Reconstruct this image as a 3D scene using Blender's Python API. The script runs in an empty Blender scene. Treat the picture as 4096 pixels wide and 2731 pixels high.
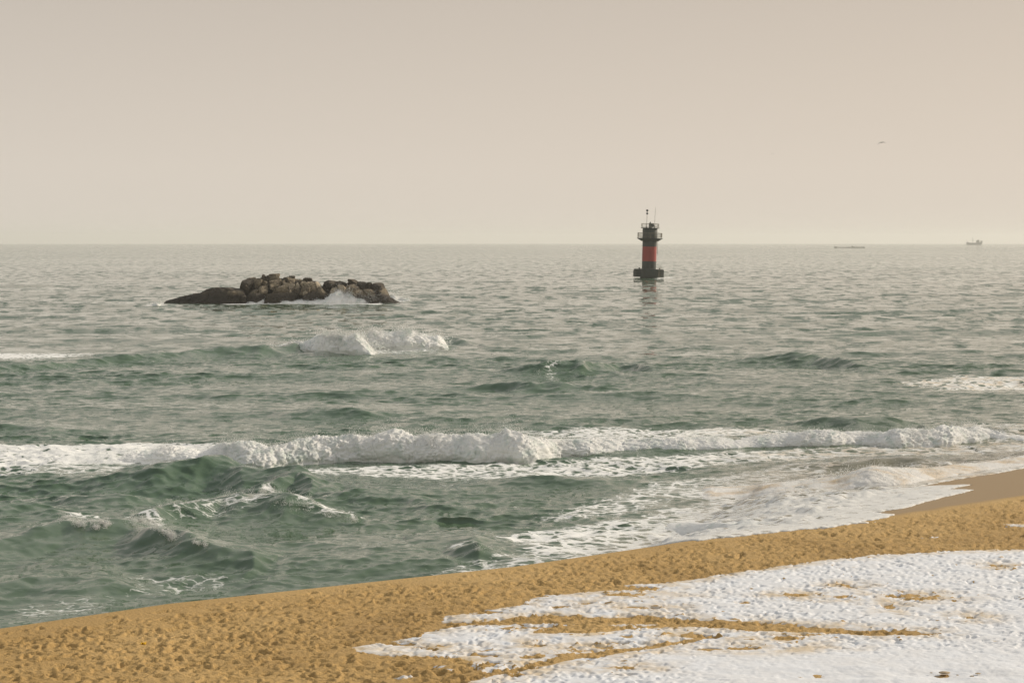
import bpy, math, random
import numpy as np
from math import radians, sin, cos, pi
from mathutils import Vector, Matrix

# ------------------------------------------------------------------ camera, sky, sun, exposure
scene = bpy.context.scene
SRC_W, SRC_H = 4096.0, 2731.0
LENS = 70.0
F = SRC_W * LENS / 36.0            # focal length in photograph pixels
CAM_H = 8.7                        # eye height above the mean sea level
Y0 = 962.0                         # row of the true horizontal
R_EARTH = 6.37e6

cam_data = bpy.data.cameras.new('camera')
cam = bpy.data.objects.new('camera', cam_data)
scene.collection.objects.link(cam)
cam.location = (0, 0, CAM_H)
cam.rotation_euler = (radians(90), 0, 0)
cam_data.lens = LENS
cam_data.sensor_width = 36.0
cam_data.shift_y = -(SRC_H / 2 - Y0) / SRC_W
cam_data.clip_start = 0.5
cam_data.clip_end = 60000
scene.camera = cam

SUN_AZ, SUN_EL = radians(60), radians(25)     # azimuth measured to the right of the viewing direction
world = bpy.data.worlds.new('World')
scene.world = world
world.use_nodes = True
wn, wl = world.node_tree.nodes, world.node_tree.links
wn.clear()
w_out = wn.new('ShaderNodeOutputWorld')
w_bg = wn.new('ShaderNodeBackground')
w_bg.inputs['Strength'].default_value = 0.1
sky = wn.new('ShaderNodeTexSky')
sky.sky_type = 'NISHITA'
sky.sun_disc = False
sky.sun_elevation = SUN_EL
sky.sun_rotation = SUN_AZ
sky.dust_density = 6.0
sky.air_density = 1.0
# winter haze: an even veil that thins from the horizon to the zenith
tc = wn.new('ShaderNodeTexCoord')
sep = wn.new('ShaderNodeSeparateXYZ')
wl.new(tc.outputs['Generated'], sep.inputs[0])
ramp = wn.new('ShaderNodeValToRGB')
wl.new(sep.outputs['Z'], ramp.inputs[0])
cr = ramp.color_ramp
cr.elements[0].position = 0.0
cr.elements[0].color = (0.745, 0.675, 0.595, 1)
cr.elements[1].position = 1.0
cr.elements[1].color = (0.50, 0.52, 0.54, 1)
for pos, col in ((0.035, (0.735, 0.660, 0.578)), (0.13, (0.590, 0.520, 0.450)), (0.4, (0.57, 0.535, 0.50))):
    e = cr.elements.new(pos)
    e.color = (*col, 1)
veil = wn.new('ShaderNodeVectorMath')
veil.operation = 'SCALE'
wl.new(ramp.outputs[0], veil.inputs[0])
veil.inputs['Scale'].default_value = 10.0
mixw = wn.new('ShaderNodeMix')
mixw.data_type = 'RGBA'
mixw.inputs[0].default_value = 0.90
wl.new(sky.outputs[0], mixw.inputs['A'])
wl.new(veil.outputs[0], mixw.inputs['B'])
dotn = wn.new('ShaderNodeVectorMath')
dotn.operation = 'DOT_PRODUCT'
wl.new(tc.outputs['Generated'], dotn.inputs[0])
dotn.inputs[1].default_value = (sin(SUN_AZ), cos(SUN_AZ), 0.0)
warm = wn.new('ShaderNodeValToRGB')
wl.new(dotn.outputs['Value'], warm.inputs[0])
warm.color_ramp.elements[0].position, warm.color_ramp.elements[0].color = 0.0, (0.985, 1.0, 1.01, 1)
warm.color_ramp.elements[1].position, warm.color_ramp.elements[1].color = 0.9, (1.02, 0.985, 0.955, 1)
tintw = wn.new('ShaderNodeMix')
tintw.data_type = 'RGBA'
tintw.blend_type = 'MULTIPLY'
tintw.inputs[0].default_value = 1.0
wl.new(mixw.outputs['Result'], tintw.inputs['A'])
wl.new(warm.outputs[0], tintw.inputs['B'])
wl.new(tintw.outputs['Result'], w_bg.inputs['Color'])
wl.new(w_bg.outputs[0], w_out.inputs['Surface'])

sun_data = bpy.data.lights.new('sun', 'SUN')
sun_data.energy = 4.0
sun_data.angle = radians(0.6)
sun_data.color = (1.0, 0.88, 0.72)
sun = bpy.data.objects.new('sun', sun_data)
scene.collection.objects.link(sun)
to_sun = Vector((sin(SUN_AZ) * cos(SUN_EL), cos(SUN_AZ) * cos(SUN_EL), sin(SUN_EL)))
sun.rotation_euler = (-to_sun).to_track_quat('-Z', 'Y').to_euler()
sun.location = (60, 40, 60)

scene.view_settings.view_transform = 'Standard'
scene.view_settings.look = 'None'
scene.view_settings.gamma = 1.0
scene.view_settings.exposure = 0.03
scene.view_settings.use_curve_mapping = False
scene.render.engine = 'CYCLES'
scene.cycles.use_denoising = True
scene.cycles.max_bounces = 8
scene.cycles.volume_bounces = 1
scene.cycles.caustics_reflective = False
scene.cycles.caustics_refractive = False

COL = scene.collection
RNG = np.random.default_rng(11)
random.seed(5)

# ------------------------------------------------------------------ helpers
def at(px, py, z=0.0):
    """point at height z that the photograph shows at (px, py)"""
    y = F * (CAM_H - z) / (py - Y0)
    return (px - SRC_W / 2) * y / F, y

def smooth(a, b, x):
    t = np.clip((x - a) / (b - a), 0, 1)
    return t * t * (3 - 2 * t)

PERM = np.concatenate([np.random.default_rng(3).permutation(256)] * 3).astype(np.int64)
G2 = np.stack([np.cos(np.arange(256) * 2 * pi / 256 * 37), np.sin(np.arange(256) * 2 * pi / 256 * 37)], 1)
_g3 = np.random.default_rng(8).normal(size=(256, 3))
G3 = _g3 / np.linalg.norm(_g3, axis=1, keepdims=True)

def noise2(x, y):
    xi, yi = np.floor(x).astype(np.int64), np.floor(y).astype(np.int64)
    xf, yf = x - xi, y - yi
    u, v = xf ** 3 * (xf * (xf * 6 - 15) + 10), yf ** 3 * (yf * (yf * 6 - 15) + 10)
    def g(dx, dy):
        h = PERM[PERM[(xi + dx) & 255] + ((yi + dy) & 255)]
        gr = G2[h]
        return gr[..., 0] * (xf - dx) + gr[..., 1] * (yf - dy)
    a = g(0, 0) * (1 - u) + g(1, 0) * u
    b = g(0, 1) * (1 - u) + g(1, 1) * u
    return (a * (1 - v) + b * v) * 1.4

def noise3(x, y, z):
    xi, yi, zi = (np.floor(c).astype(np.int64) for c in (x, y, z))
    xf, yf, zf = x - xi, y - yi, z - zi
    f = lambda t: t ** 3 * (t * (t * 6 - 15) + 10)
    u, v, w = f(xf), f(yf), f(zf)
    def g(dx, dy, dz):
        h = PERM[PERM[PERM[(xi + dx) & 255] + ((yi + dy) & 255)] + ((zi + dz) & 255)]
        gr = G3[h]
        return gr[..., 0] * (xf - dx) + gr[..., 1] * (yf - dy) + gr[..., 2] * (zf - dz)
    def lx(dy, dz):
        return g(0, dy, dz) * (1 - u) + g(1, dy, dz) * u
    a = lx(0, 0) * (1 - v) + lx(1, 0) * v
    b = lx(0, 1) * (1 - v) + lx(1, 1) * v
    return (a * (1 - w) + b * w) * 1.5

def worley(x, y, z):
    """rounded puffs: 1 at the heart of each cell, falling to 0 in the creases"""
    xi, yi, zi = (np.floor(c).astype(np.int64) for c in (x, y, z))
    best = np.full(x.shape, 9.0)
    for dx in (-1, 0, 1):
        for dy in (-1, 0, 1):
            for dz in (-1, 0, 1):
                h = PERM[PERM[PERM[(xi + dx) & 255] + ((yi + dy) & 255)] + ((zi + dz) & 255)]
                d = (xi + dx + 0.5 + 0.42 * G3[h, 0] - x) ** 2 + (yi + dy + 0.5 + 0.42 * G3[h, 1] - y) ** 2 + (zi + dz + 0.5 + 0.42 * G3[h, 2] - z) ** 2
                best = np.minimum(best, d)
    return np.sqrt(np.clip(1.0 - best, 0, 1))

def fbm2(x, y, o=4, gain=0.5):
    s, a = 0, 1.0
    for i in range(o):
        s = s + a * noise2(x + 17.3 * i, y - 9.1 * i)
        x, y, a = x * 2.03, y * 2.03, a * gain
    return s

def poly_dist(x, y, poly):
    """signed distance to a polygon, positive inside"""
    d2 = np.full(x.shape, 1e9)
    inside = np.zeros(x.shape, bool)
    n = len(poly)
    for i in range(n):
        x1, y1 = poly[i]
        x2, y2 = poly[(i + 1) % n]
        ex, ey = x2 - x1, y2 - y1
        t = np.clip(((x - x1) * ex + (y - y1) * ey) / (ex * ex + ey * ey + 1e-12), 0, 1)
        d2 = np.minimum(d2, (x - x1 - t * ex) ** 2 + (y - y1 - t * ey) ** 2)
        if y1 != y2:
            c = ((y1 > y) != (y2 > y)) & (x < ex * (y - y1) / (y2 - y1) + x1)
            inside ^= c
    d = np.sqrt(d2)
    return np.where(inside, d, -d)

def grid_mesh(name, X, Y, Z, mat, attrs=None, keep=None):
    """a sheet from three arrays of the same 2-D shape (rows run away from the eye)"""
    n, m = X.shape
    me = bpy.data.meshes.new(name)
    co = np.stack([X, Y, Z], -1).reshape(-1, 3).astype(np.float32)
    idx = np.arange(n * m, dtype=np.int32).reshape(n, m)
    q = np.stack([idx[:-1, :-1], idx[:-1, 1:], idx[1:, 1:], idx[1:, :-1]], -1).reshape(-1, 4)
    if keep is not None:                      # leave out what can never be seen
        kq = keep[:-1, :-1] | keep[1:, 1:] | keep[:-1, 1:] | keep[1:, :-1]
        q = q[kq.reshape(-1)]
        used, inv = np.unique(q, return_inverse=True)
        co, q = co[used], inv.reshape(q.shape).astype(np.int32)
        attrs = {a: np.asarray(v).reshape(-1)[used] for a, v in (attrs or {}).items()}
    return raw_mesh(name, co, q, mat, attrs, me)

def raw_mesh(name, co, q, mat, attrs=None, me=None, flat=False):
    me = me or bpy.data.meshes.new(name)
    me.vertices.add(len(co))
    me.vertices.foreach_set('co', np.ascontiguousarray(co, dtype=np.float32).ravel())
    k = q.shape[1]
    me.loops.add(q.size)
    me.loops.foreach_set('vertex_index', np.ascontiguousarray(q, dtype=np.int32).ravel())
    me.polygons.add(len(q))
    me.polygons.foreach_set('loop_start', np.arange(0, q.size, k, dtype=np.int32))
    me.update(calc_edges=True)
    me.polygons.foreach_set('use_smooth', np.full(len(q), not flat))
    for an, av in (attrs or {}).items():
        a = me.attributes.new(an, 'FLOAT', 'POINT')
        a.data.foreach_set('value', np.ascontiguousarray(av, dtype=np.float32).ravel())
    me.validate()
    me.materials.append(mat)
    o = bpy.data.objects.new(name, me)
    COL.objects.link(o)
    return o

def tag(o, label=None, cat=None, group=None, kind=None):
    for k, v in (('label', label), ('category', cat), ('group', group), ('kind', kind)):
        if v:
            o[k] = v
    return o

def empty(name, loc):
    o = bpy.data.objects.new(name, None)
    COL.objects.link(o)
    o.location = loc
    return o

# ------------------------------------------------------------------ materials
def new_mat(name):
    m = bpy.data.materials.new(name)
    m.use_nodes = True
    nt = m.node_tree
    nt.nodes.clear()
    out = nt.nodes.new('ShaderNodeOutputMaterial')
    return m, nt.nodes, nt.links, out

def n_noise(N, L, vec, scale, detail=4, rough=0.55, dist=0.0):
    n = N.new('ShaderNodeTexNoise')
    n.inputs['Scale'].default_value = scale
    n.inputs['Detail'].default_value = detail
    n.inputs['Roughness'].default_value = rough
    n.inputs['Distortion'].default_value = dist
    if vec is not None:
        L.new(vec, n.inputs['Vector'])
    return n

def n_math(N, L, op, a, b=None, clamp=False):
    n = N.new('ShaderNodeMath')
    n.operation = op
    n.use_clamp = clamp
    for i, v in enumerate((a, b)):
        if v is None:
            continue
        if isinstance(v, (int, float)):
            n.inputs[i].default_value = v
        else:
            L.new(v, n.inputs[i])
    return n.outputs[0]

def n_ramp(N, L, fac, stops):
    r = N.new('ShaderNodeValToRGB')
    c = r.color_ramp
    c.elements[0].position, c.elements[0].color = stops[0][0], (*stops[0][1], 1)
    c.elements[1].position, c.elements[1].color = stops[-1][0], (*stops[-1][1], 1)
    for p, col in stops[1:-1]:
        e = c.elements.new(p)
        e.color = (*col, 1)
    L.new(fac, r.inputs[0])
    return r.outputs[0]

def n_mixc(N, L, fac, a, b):
    m = N.new('ShaderNodeMix')
    m.data_type = 'RGBA'
    for s, v in (('Factor', fac), ('A', a), ('B', b)):
        sock = m.inputs[0] if s == 'Factor' else m.inputs[s]
        if isinstance(v, (int, float)):
            sock.default_value = v
        elif isinstance(v, tuple):
            sock.default_value = (*v, 1)
        else:
            L.new(v, sock)
    return m.outputs['Result']

def n_pos(N, L, scale=None):
    g = N.new('ShaderNodeNewGeometry')
    if scale is None:
        return g.outputs['Position']
    v = N.new('ShaderNodeVectorMath')
    v.operation = 'MULTIPLY'
    L.new(g.outputs['Position'], v.inputs[0])
    v.inputs[1].default_value = scale
    return v.outputs[0]

def n_bump(N, L, h, strength, dist, normal=None):
    b = N.new('ShaderNodeBump')
    b.inputs['Strength'].default_value = strength
    b.inputs['Distance'].default_value = dist
    L.new(h, b.inputs['Height'])
    if normal is not None:
        L.new(normal, b.inputs['Normal'])
    return b.outputs[0]

def foam_shader(N, L, tint=None):
    """white water: diffuse with a little light passing through"""
    pos = n_pos(N, L)
    n1 = n_noise(N, L, pos, 9.0, 5, 0.65)
    d = N.new('ShaderNodeBsdfDiffuse')
    t = N.new('ShaderNodeBsdfTranslucent')
    if tint is None:
        d.inputs['Color'].default_value = (0.94, 0.94, 0.92, 1)
        t.inputs['Color'].default_value = (0.93, 0.94, 0.90, 1)
    else:
        L.new(tint, d.inputs['Color'])
        L.new(tint, t.inputs['Color'])
    nb = n_bump(N, L, n1.outputs['Fac'], 0.5, 0.06)
    L.new(nb, d.inputs['Normal'])
    mx = N.new('ShaderNodeMixShader')
    mx.inputs[0].default_value = 0.28
    L.new(d.outputs[0], mx.inputs[1])
    L.new(t.outputs[0], mx.inputs[2])
    return mx.outputs[0]

def make_sea_mat():
    m, N, L, out = new_mat('sea_water')
    geo = N.new('ShaderNodeNewGeometry')
    # small wind ripples as slopes, two sizes, stretched along the crests
    def slope(scale, size, detail):
        n = n_noise(N, L, n_pos(N, L, scale), size, detail, 0.6)
        s = N.new('ShaderNodeVectorMath')
        s.operation = 'SUBTRACT'
        L.new(n.outputs['Color'], s.inputs[0])
        s.inputs[1].default_value = (0.5, 0.5, 0.5)
        return s.outputs[0]
    def scaled(v, k):
        s = N.new('ShaderNodeVectorMath')
        s.operation = 'MULTIPLY'
        L.new(v, s.inputs[0])
        if isinstance(k, tuple):
            s.inputs[1].default_value = k
        else:
            L.new(k, s.inputs[1])
        return s.outputs[0]
    def plus(a, b):
        s = N.new('ShaderNodeVectorMath')
        s.operation = 'ADD'
        L.new(a, s.inputs[0])
        L.new(b, s.inputs[1])
        return s.outputs[0]
    far_a = N.new('ShaderNodeAttribute')
    far_a.attribute_name = 'farness'
    fine = scaled(slope((1.0, 1.2, 1.0), 3.6, 3), (0.34, 0.40, 0.0))
    # steep little fronts of the wavelets, facing the way the waves run
    def fronts(scale, lo, hi, k, weight, lean=0.38):
        n = n_noise(N, L, n_pos(N, L, scale), 1.0, 3, 0.6, 0.35)
        t = n_ramp(N, L, n.outputs['Fac'], [(lo, (0,) * 3), (hi, (1,) * 3)])
        t = n_math(N, L, 'MULTIPLY', n_math(N, L, 'SUBTRACT', t, lean), weight)      # long backs lean the other way
        c = N.new('ShaderNodeCombineXYZ')
        L.new(n_math(N, L, 'MULTIPLY', t, k * -0.15), c.inputs[0])
        L.new(n_math(N, L, 'MULTIPLY', t, -k), c.inputs[1])
        return c.outputs[0]
    fa1 = n_math(N, L, 'SUBTRACT', 1.0, far_a.outputs['Fac'], True)
    f1 = fronts((1.1, 2.0, 1.0), 0.51, 0.585, 0.29, fa1, 0.40)
    f2 = fronts((0.55, 0.62, 1.0), 0.52, 0.60, 0.25, n_math(N, L, 'ADD', n_math(N, L, 'MULTIPLY', far_a.outputs['Fac'], 0.7), 0.3))
    f3 = fronts((0.36, 0.18, 1.0), 0.45, 0.60, 0.31, far_a.outputs['Fac'], 0.22)
    # slicks and ruffled patches
    patch = n_noise(N, L, n_pos(N, L, (0.018, 0.05, 1.0)), 1.0, 3, 0.6, 0.6)
    pk = n_ramp(N, L, patch.outputs['Fac'], [(0.32, (0.35,) * 3), (0.68, (1.25,) * 3)])
    patch2 = n_noise(N, L, n_pos(N, L, (0.004, 0.013, 1.0)), 1.0, 2, 0.5, 0.4)
    pk2 = n_ramp(N, L, patch2.outputs['Fac'], [(0.34, (0.6,) * 3), (0.66, (1.3,) * 3)])
    rip = scaled(scaled(plus(plus(fine, f1), plus(f2, f3)), pk), pk2)
    nn = N.new('ShaderNodeVectorMath')
    nn.operation = 'NORMALIZE'
    L.new(plus(geo.outputs['Normal'], rip), nn.inputs[0])
    bs = N.new('ShaderNodeBsdfPrincipled')
    shal = N.new('ShaderNodeAttribute')
    shal.attribute_name = 'shallow'
    col = n_mixc(N, L, shal.outputs['Fac'], (0.078, 0.128, 0.082), (0.20, 0.18, 0.125))
    L.new(col, bs.inputs['Base Color'])
    bs.inputs['Roughness'].default_value = 0.05
    bs.inputs['IOR'].default_value = 1.333
    L.new(nn.outputs[0], bs.inputs['Normal'])
    # foam lying on the water
    fa = N.new('ShaderNodeAttribute')
    fa.attribute_name = 'foam'
    p = n_pos(N, L, (0.8, 1.25, 1.0))
    n1 = n_noise(N, L, p, 1.3, 6, 0.62, 0.9)
    vo = N.new('ShaderNodeTexVoronoi')
    vo.feature = 'DISTANCE_TO_EDGE'
    vo.inputs['Scale'].default_value = 2.2
    wob = n_noise(N, L, p, 2.0, 3, 0.6)
    wv = N.new('ShaderNodeVectorMath')
    wv.operation = 'MULTIPLY_ADD'
    L.new(wob.outputs['Color'], wv.inputs[0])
    wv.inputs[1].default_value = (0.8, 0.8, 0.0)
    L.new(p, wv.inputs[2])
    L.new(wv.outputs[0], vo.inputs['Vector'])
    lace = n_math(N, L, 'MULTIPLY', vo.outputs['Distance'], 1.3)
    thr = n_math(N, L, 'ADD', n_math(N, L, 'ADD', n_math(N, L, 'MULTIPLY', n1.outputs['Fac'], 0.8), 0.06), lace)
    f = n_math(N, L, 'SUBTRACT', fa.outputs['Fac'], thr)
    f = n_math(N, L, 'MULTIPLY', f, 6.0)
    f = n_math(N, L, 'ADD', f, 0.5, True)
    mx = N.new('ShaderNodeMixShader')
    L.new(f, mx.inputs[0])
    L.new(bs.outputs[0], mx.inputs[1])
    sandy = N.new('ShaderNodeAttribute')
    sandy.attribute_name = 'sandy'
    sn = n_noise(N, L, n_pos(N, L), 1.1, 4, 0.6)
    sf = n_math(N, L, 'MULTIPLY', sandy.outputs['Fac'], n_ramp(N, L, sn.outputs['Fac'], [(0.42, (0,) * 3), (0.68, (1,) * 3)]))
    tint = n_mixc(N, L, sf, (0.88, 0.89, 0.87), (0.66, 0.54, 0.38))
    L.new(foam_shader(N, L, tint), mx.inputs[2])
    L.new(mx.outputs[0], out.inputs['Surface'])
    return m

def make_whitewater_mat(sandy=False):
    m, N, L, out = new_mat('churned_sandy_foam' if sandy else 'white_water')
    tk = n_noise(N, L, n_pos(N, L, (1.0, 0.6, 0.7)), 1.5, 5, 0.62, 0.8)
    tint = n_ramp(N, L, tk.outputs['Fac'], [(0.34, (0.72, 0.78, 0.74)), (0.48, (0.94, 0.94, 0.92)), (0.7, (0.95, 0.95, 0.93))])
    if sandy:
        sn = n_noise(N, L, n_pos(N, L), 0.9, 4, 0.62)
        tint = n_ramp(N, L, sn.outputs['Fac'], [(0.46, (0.90, 0.89, 0.86)), (0.72, (0.70, 0.56, 0.38))])
    L.new(foam_shader(N, L, tint), out.inputs['Surface'])
    return m

def make_sand_mat():
    m, N, L, out = new_mat('beach_sand')
    bs = N.new('ShaderNodeBsdfPrincipled')
    p = n_pos(N, L)
    big = n_noise(N, L, p, 0.22, 4, 0.6)
    fine = n_noise(N, L, p, 60.0, 3, 0.7)
    dry = n_ramp(N, L, big.outputs['Fac'], [(0.26, (0.33, 0.212, 0.080)), (0.45, (0.43, 0.28, 0.107)), (0.7, (0.52, 0.35, 0.145))])
    grain = n_ramp(N, L, fine.outputs['Fac'], [(0.3, (0.74,) * 3), (0.7, (1.1,) * 3)])
    mul = N.new('ShaderNodeMix')
    mul.data_type = 'RGBA'
    mul.blend_type = 'MULTIPLY'
    mul.inputs[0].default_value = 1.0
    L.new(dry, mul.inputs['A'])
    L.new(grain, mul.inputs['B'])
    wet = N.new('ShaderNodeAttribute')
    wet.attribute_name = 'wet'
    col = n_mixc(N, L, wet.outputs['Fac'], mul.outputs['Result'], (0.275, 0.185, 0.085))
    L.new(col, bs.inputs['Base Color'])
    rg = n_math(N, L, 'MULTIPLY', wet.outputs['Fac'], -0.45)
    L.new(n_math(N, L, 'ADD', rg, 0.95), bs.inputs['Roughness'])
    bs.inputs['Specular IOR Level'].default_value = 0.25
    md = n_noise(N, L, p, 14.0, 5, 0.6)
    amt = n_math(N, L, 'SUBTRACT', 1.0, wet.outputs['Fac'], True)
    hh = n_math(N, L, 'MULTIPLY', md.outputs['Fac'], amt)
    L.new(n_bump(N, L, hh, 0.8, 0.05), bs.inputs['Normal'])
    L.new(bs.outputs[0], out.inputs['Surface'])
    return m

def make_snow_mat():
    m, N, L, out = new_mat('old_snow')
    bs = N.new('ShaderNodeBsdfPrincipled')
    p = n_pos(N, L)
    n1 = n_noise(N, L, p, 1.6, 5, 0.65)
    th = N.new('ShaderNodeAttribute')
    th.attribute_name = 'thin'
    f = n_math(N, L, 'MULTIPLY', n_ramp(N, L, n1.outputs['Fac'], [(0.36, (0.0,) * 3), (0.64, (1.0,) * 3)]), th.outputs['Fac'])
    col = n_mixc(N, L, f, (0.675, 0.70, 0.735), (0.56, 0.46, 0.32))
    L.new(col, bs.inputs['Base Color'])
    bs.inputs['Roughness'].default_value = 0.8
    bs.inputs['Specular IOR Level'].default_value = 0.2
    n2 = n_noise(N, L, p, 10.0, 5, 0.6)
    L.new(n_bump(N, L, n2.outputs['Fac'], 0.4, 0.025), bs.inputs['Normal'])
    L.new(bs.outputs[0], out.inputs['Surface'])
    return m

def make_rock_mat(name, dark, mid, light):
    m, N, L, out = new_mat(name)
    bs = N.new('ShaderNodeBsdfPrincipled')
    p = n_pos(N, L)
    n1 = n_noise(N, L, p, 0.9, 6, 0.65, 0.4)
    col = n_ramp(N, L, n1.outputs['Fac'], [(0.28, dark), (0.5, mid), (0.72, light)])
    # weed and wetness below the splash line
    sz = N.new('ShaderNodeSeparateXYZ')
    L.new(p, sz.inputs[0])
    nw = n_noise(N, L, p, 0.5, 3)
    lvl = n_math(N, L, 'ADD', sz.outputs['Z'], n_math(N, L, 'MULTIPLY', nw.outputs['Fac'], -1.2))
    wet = n_ramp(N, L, lvl, [(0.25, (1,) * 3), (0.85, (0,) * 3)])
    col = n_mixc(N, L, wet, col, (0.040, 0.033, 0.024))
    L.new(col, bs.inputs['Base Color'])
    bs.inputs['Roughness'].default_value = 0.85
    n2 = n_noise(N, L, n_pos(N, L, (1, 1, 1.8)), 3.5, 6, 0.7)
    L.new(n_bump(N, L, n2.outputs['Fac'], 1.0, 0.40), bs.inputs['Normal'])
    L.new(bs.outputs[0], out.inputs['Surface'])
    return m

def make_paint(name, col, rough=0.6, var=0.25, scale=2.0, metal=0.0):
    m, N, L, out = new_mat(name)
    bs = N.new('ShaderNodeBsdfPrincipled')
    n1 = n_noise(N, L, n_pos(N, L, (1, 1, 0.35)), scale, 5, 0.6)
    a = tuple(c * (1 - var) for c in col)
    b = tuple(min(1, c * (1 + var)) for c in col)
    L.new(n_ramp(N, L, n1.outputs['Fac'], [(0.3, a), (0.7, b)]), bs.inputs['Base Color'])
    bs.inputs['Roughness'].default_value = rough
    bs.inputs['Metallic'].default_value = metal
    L.new(bs.outputs[0], out.inputs['Surface'])
    return m

M_SEA = make_sea_mat()
M_FOAM = make_whitewater_mat()
M_SANDFOAM = make_whitewater_mat(True)
M_SAND = make_sand_mat()
M_SNOW = make_snow_mat()
M_ROCK = make_rock_mat('brown_granite', (0.075, 0.061, 0.041), (0.205, 0.166, 0.110), (0.36, 0.295, 0.205))
M_ROCK_PALE_LIT = make_rock_mat('pale_lit_granite', (0.22, 0.18, 0.125), (0.43, 0.36, 0.26), (0.58, 0.49, 0.36))  # pale stone, brightened so the colour carries sunlight on the faces
M_ROCK_DARK_SHADE = make_rock_mat('dark_shade_granite', (0.026, 0.021, 0.015), (0.066, 0.053, 0.036), (0.15, 0.122, 0.082))  # dark stone, blackened further to paint crevice shade behind the boulders

# ------------------------------------------------------------------ beach shape
CREST_Z = 1.3
crest_px = [(0, 2520), (697, 2417), (1393, 2342), (2090, 2267), (2786, 2168), (2960, 2142), (3187, 2117),
            (3350, 2100), (3587, 2066), (3800, 2032), (4096, 1988)]
CREST = [at(px, py, CREST_Z) for px, py in crest_px]
d0 = np.subtract(CREST[0], CREST[2]); d0 /= np.linalg.norm(d0)
d1 = np.subtract(CREST[-1], CREST[-3]); d1 /= np.linalg.norm(d1)
CREST = [tuple(np.add(CREST[0], d0 * 60))] + CREST + [tuple(np.add(CREST[-1], d1 * 90))]
_land = CREST + [(CREST[-1][0] + 60, CREST[-1][1] - 60), (150, -60), (-150, -60), (CREST[0][0] - 40, CREST[0][1] - 30)]

def crest_dist(x, y):
    """distance seaward of the berm crest, negative on the land side"""
    d2 = np.full(x.shape, 1e9)
    for (x1, y1), (x2, y2) in zip(CREST[:-1], CREST[1:]):
        ex, ey = x2 - x1, y2 - y1
        t = np.clip(((x - x1) * ex + (y - y1) * ey) / (ex * ex + ey * ey), 0, 1)
        d2 = np.minimum(d2, (x - x1 - t * ex) ** 2 + (y - y1 - t * ey) ** 2)
    d = np.sqrt(d2)
    ins = poly_dist(x, y, _land) > 0
    return np.where(ins, -d, d)

def beach_z(x, y, s=None):
    s = crest_dist(x, y) if s is None else s
    slope = 0.32 + (0.098 - 0.32) * smooth(-1.0, 9.5, x)
    sea = np.maximum(s, 0)
    r = 0.5
    face = np.where(sea < r, sea * sea / (2 * r), sea - r / 2) * slope
    z = CREST_Z - np.where(face < 1.9, face, 1.9 + (face - 1.9) * 0.3)
    return np.maximum(z + 0.012 * np.maximum(-s, 0), -4.0)

# relief of the trampled sand, stamped on a raster in metres
RX0, RX1, RY0, RY1, RES = -13.0, 22.0, 26.0, 66.0, 0.025
gx, gy = np.arange(RX0, RX1, RES), np.arange(RY0, RY1, RES)
GX, GY = np.meshgrid(gx, gy)
GS = crest_dist(GX[::4, ::4], GY[::4, ::4])
GS = np.kron(GS, np.ones((4, 4)))[:GX.shape[0], :GX.shape[1]]
relief = 0.030 * fbm2(GX / 1.6, GY / 1.6, 3) + 0.016 * fbm2(GX / 0.42 + 40, GY / 0.42, 3)
rough_mask = smooth(-0.15, -1.0, GS) * 0.8 + 0.2 * smooth(0.2, -0.6, GS)
relief *= rough_mask
dens = fbm2(GX[::8, ::8] / 4.0 + 9, GY[::8, ::8] / 4.0, 2)
for i in range(41000):
    big = i < 3000
    x, y = RNG.uniform(RX0 + 1, RX1 - 1), RNG.uniform(RY0 + 1, RY1 - 1)
    if abs(x) > 0.30 * y + 0.8:
        continue
    ix, iy = int((x - RX0) / RES), int((y - RY0) / RES)
    s = GS[iy, ix]
    if s > -0.25 or (s > -1.0 and RNG.random() > 0.25 + 0.4 * (x > 0)):
        continue
    if dens[iy // 8, ix // 8] < -0.25 and RNG.random() < 0.25:
        continue
    L_, W_ = (RNG.uniform(0.09, 0.17), RNG.uniform(0.055, 0.09)) if big else (RNG.uniform(0.055, 0.12), RNG.uniform(0.036, 0.062))
    an = RNG.normal(0.55, 0.7)
    w = 15 if big else 11
    sl = (slice(max(iy - w, 0), iy + w), slice(max(ix - w, 0), ix + w))
    dx, dy = GX[sl] - x, GY[sl] - y
    a = (dx * cos(an) + dy * sin(an)) / L_
    b = (-dx * sin(an) + dy * cos(an)) / W_
    q = np.sqrt(a * a + b * b) * (1 + 0.25 * np.sin(3 * np.arctan2(b, a) + RNG.uniform(0, 6)))
    dep = RNG.uniform(0.03, 0.075) if big else RNG.uniform(0.024, 0.052)
    side = 0.6 + 0.6 * np.tanh(1.5 * (a * RNG.normal() + b * RNG.normal()))
    relief[sl] += -dep * np.exp(-q ** 3) + dep * 0.62 * side * np.exp(-((q - 1.3) / 0.38) ** 2)
relief = np.where(relief < 0, -0.11 * np.tanh(-relief / 0.11), 0.11 * np.tanh(relief / 0.11))

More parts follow.
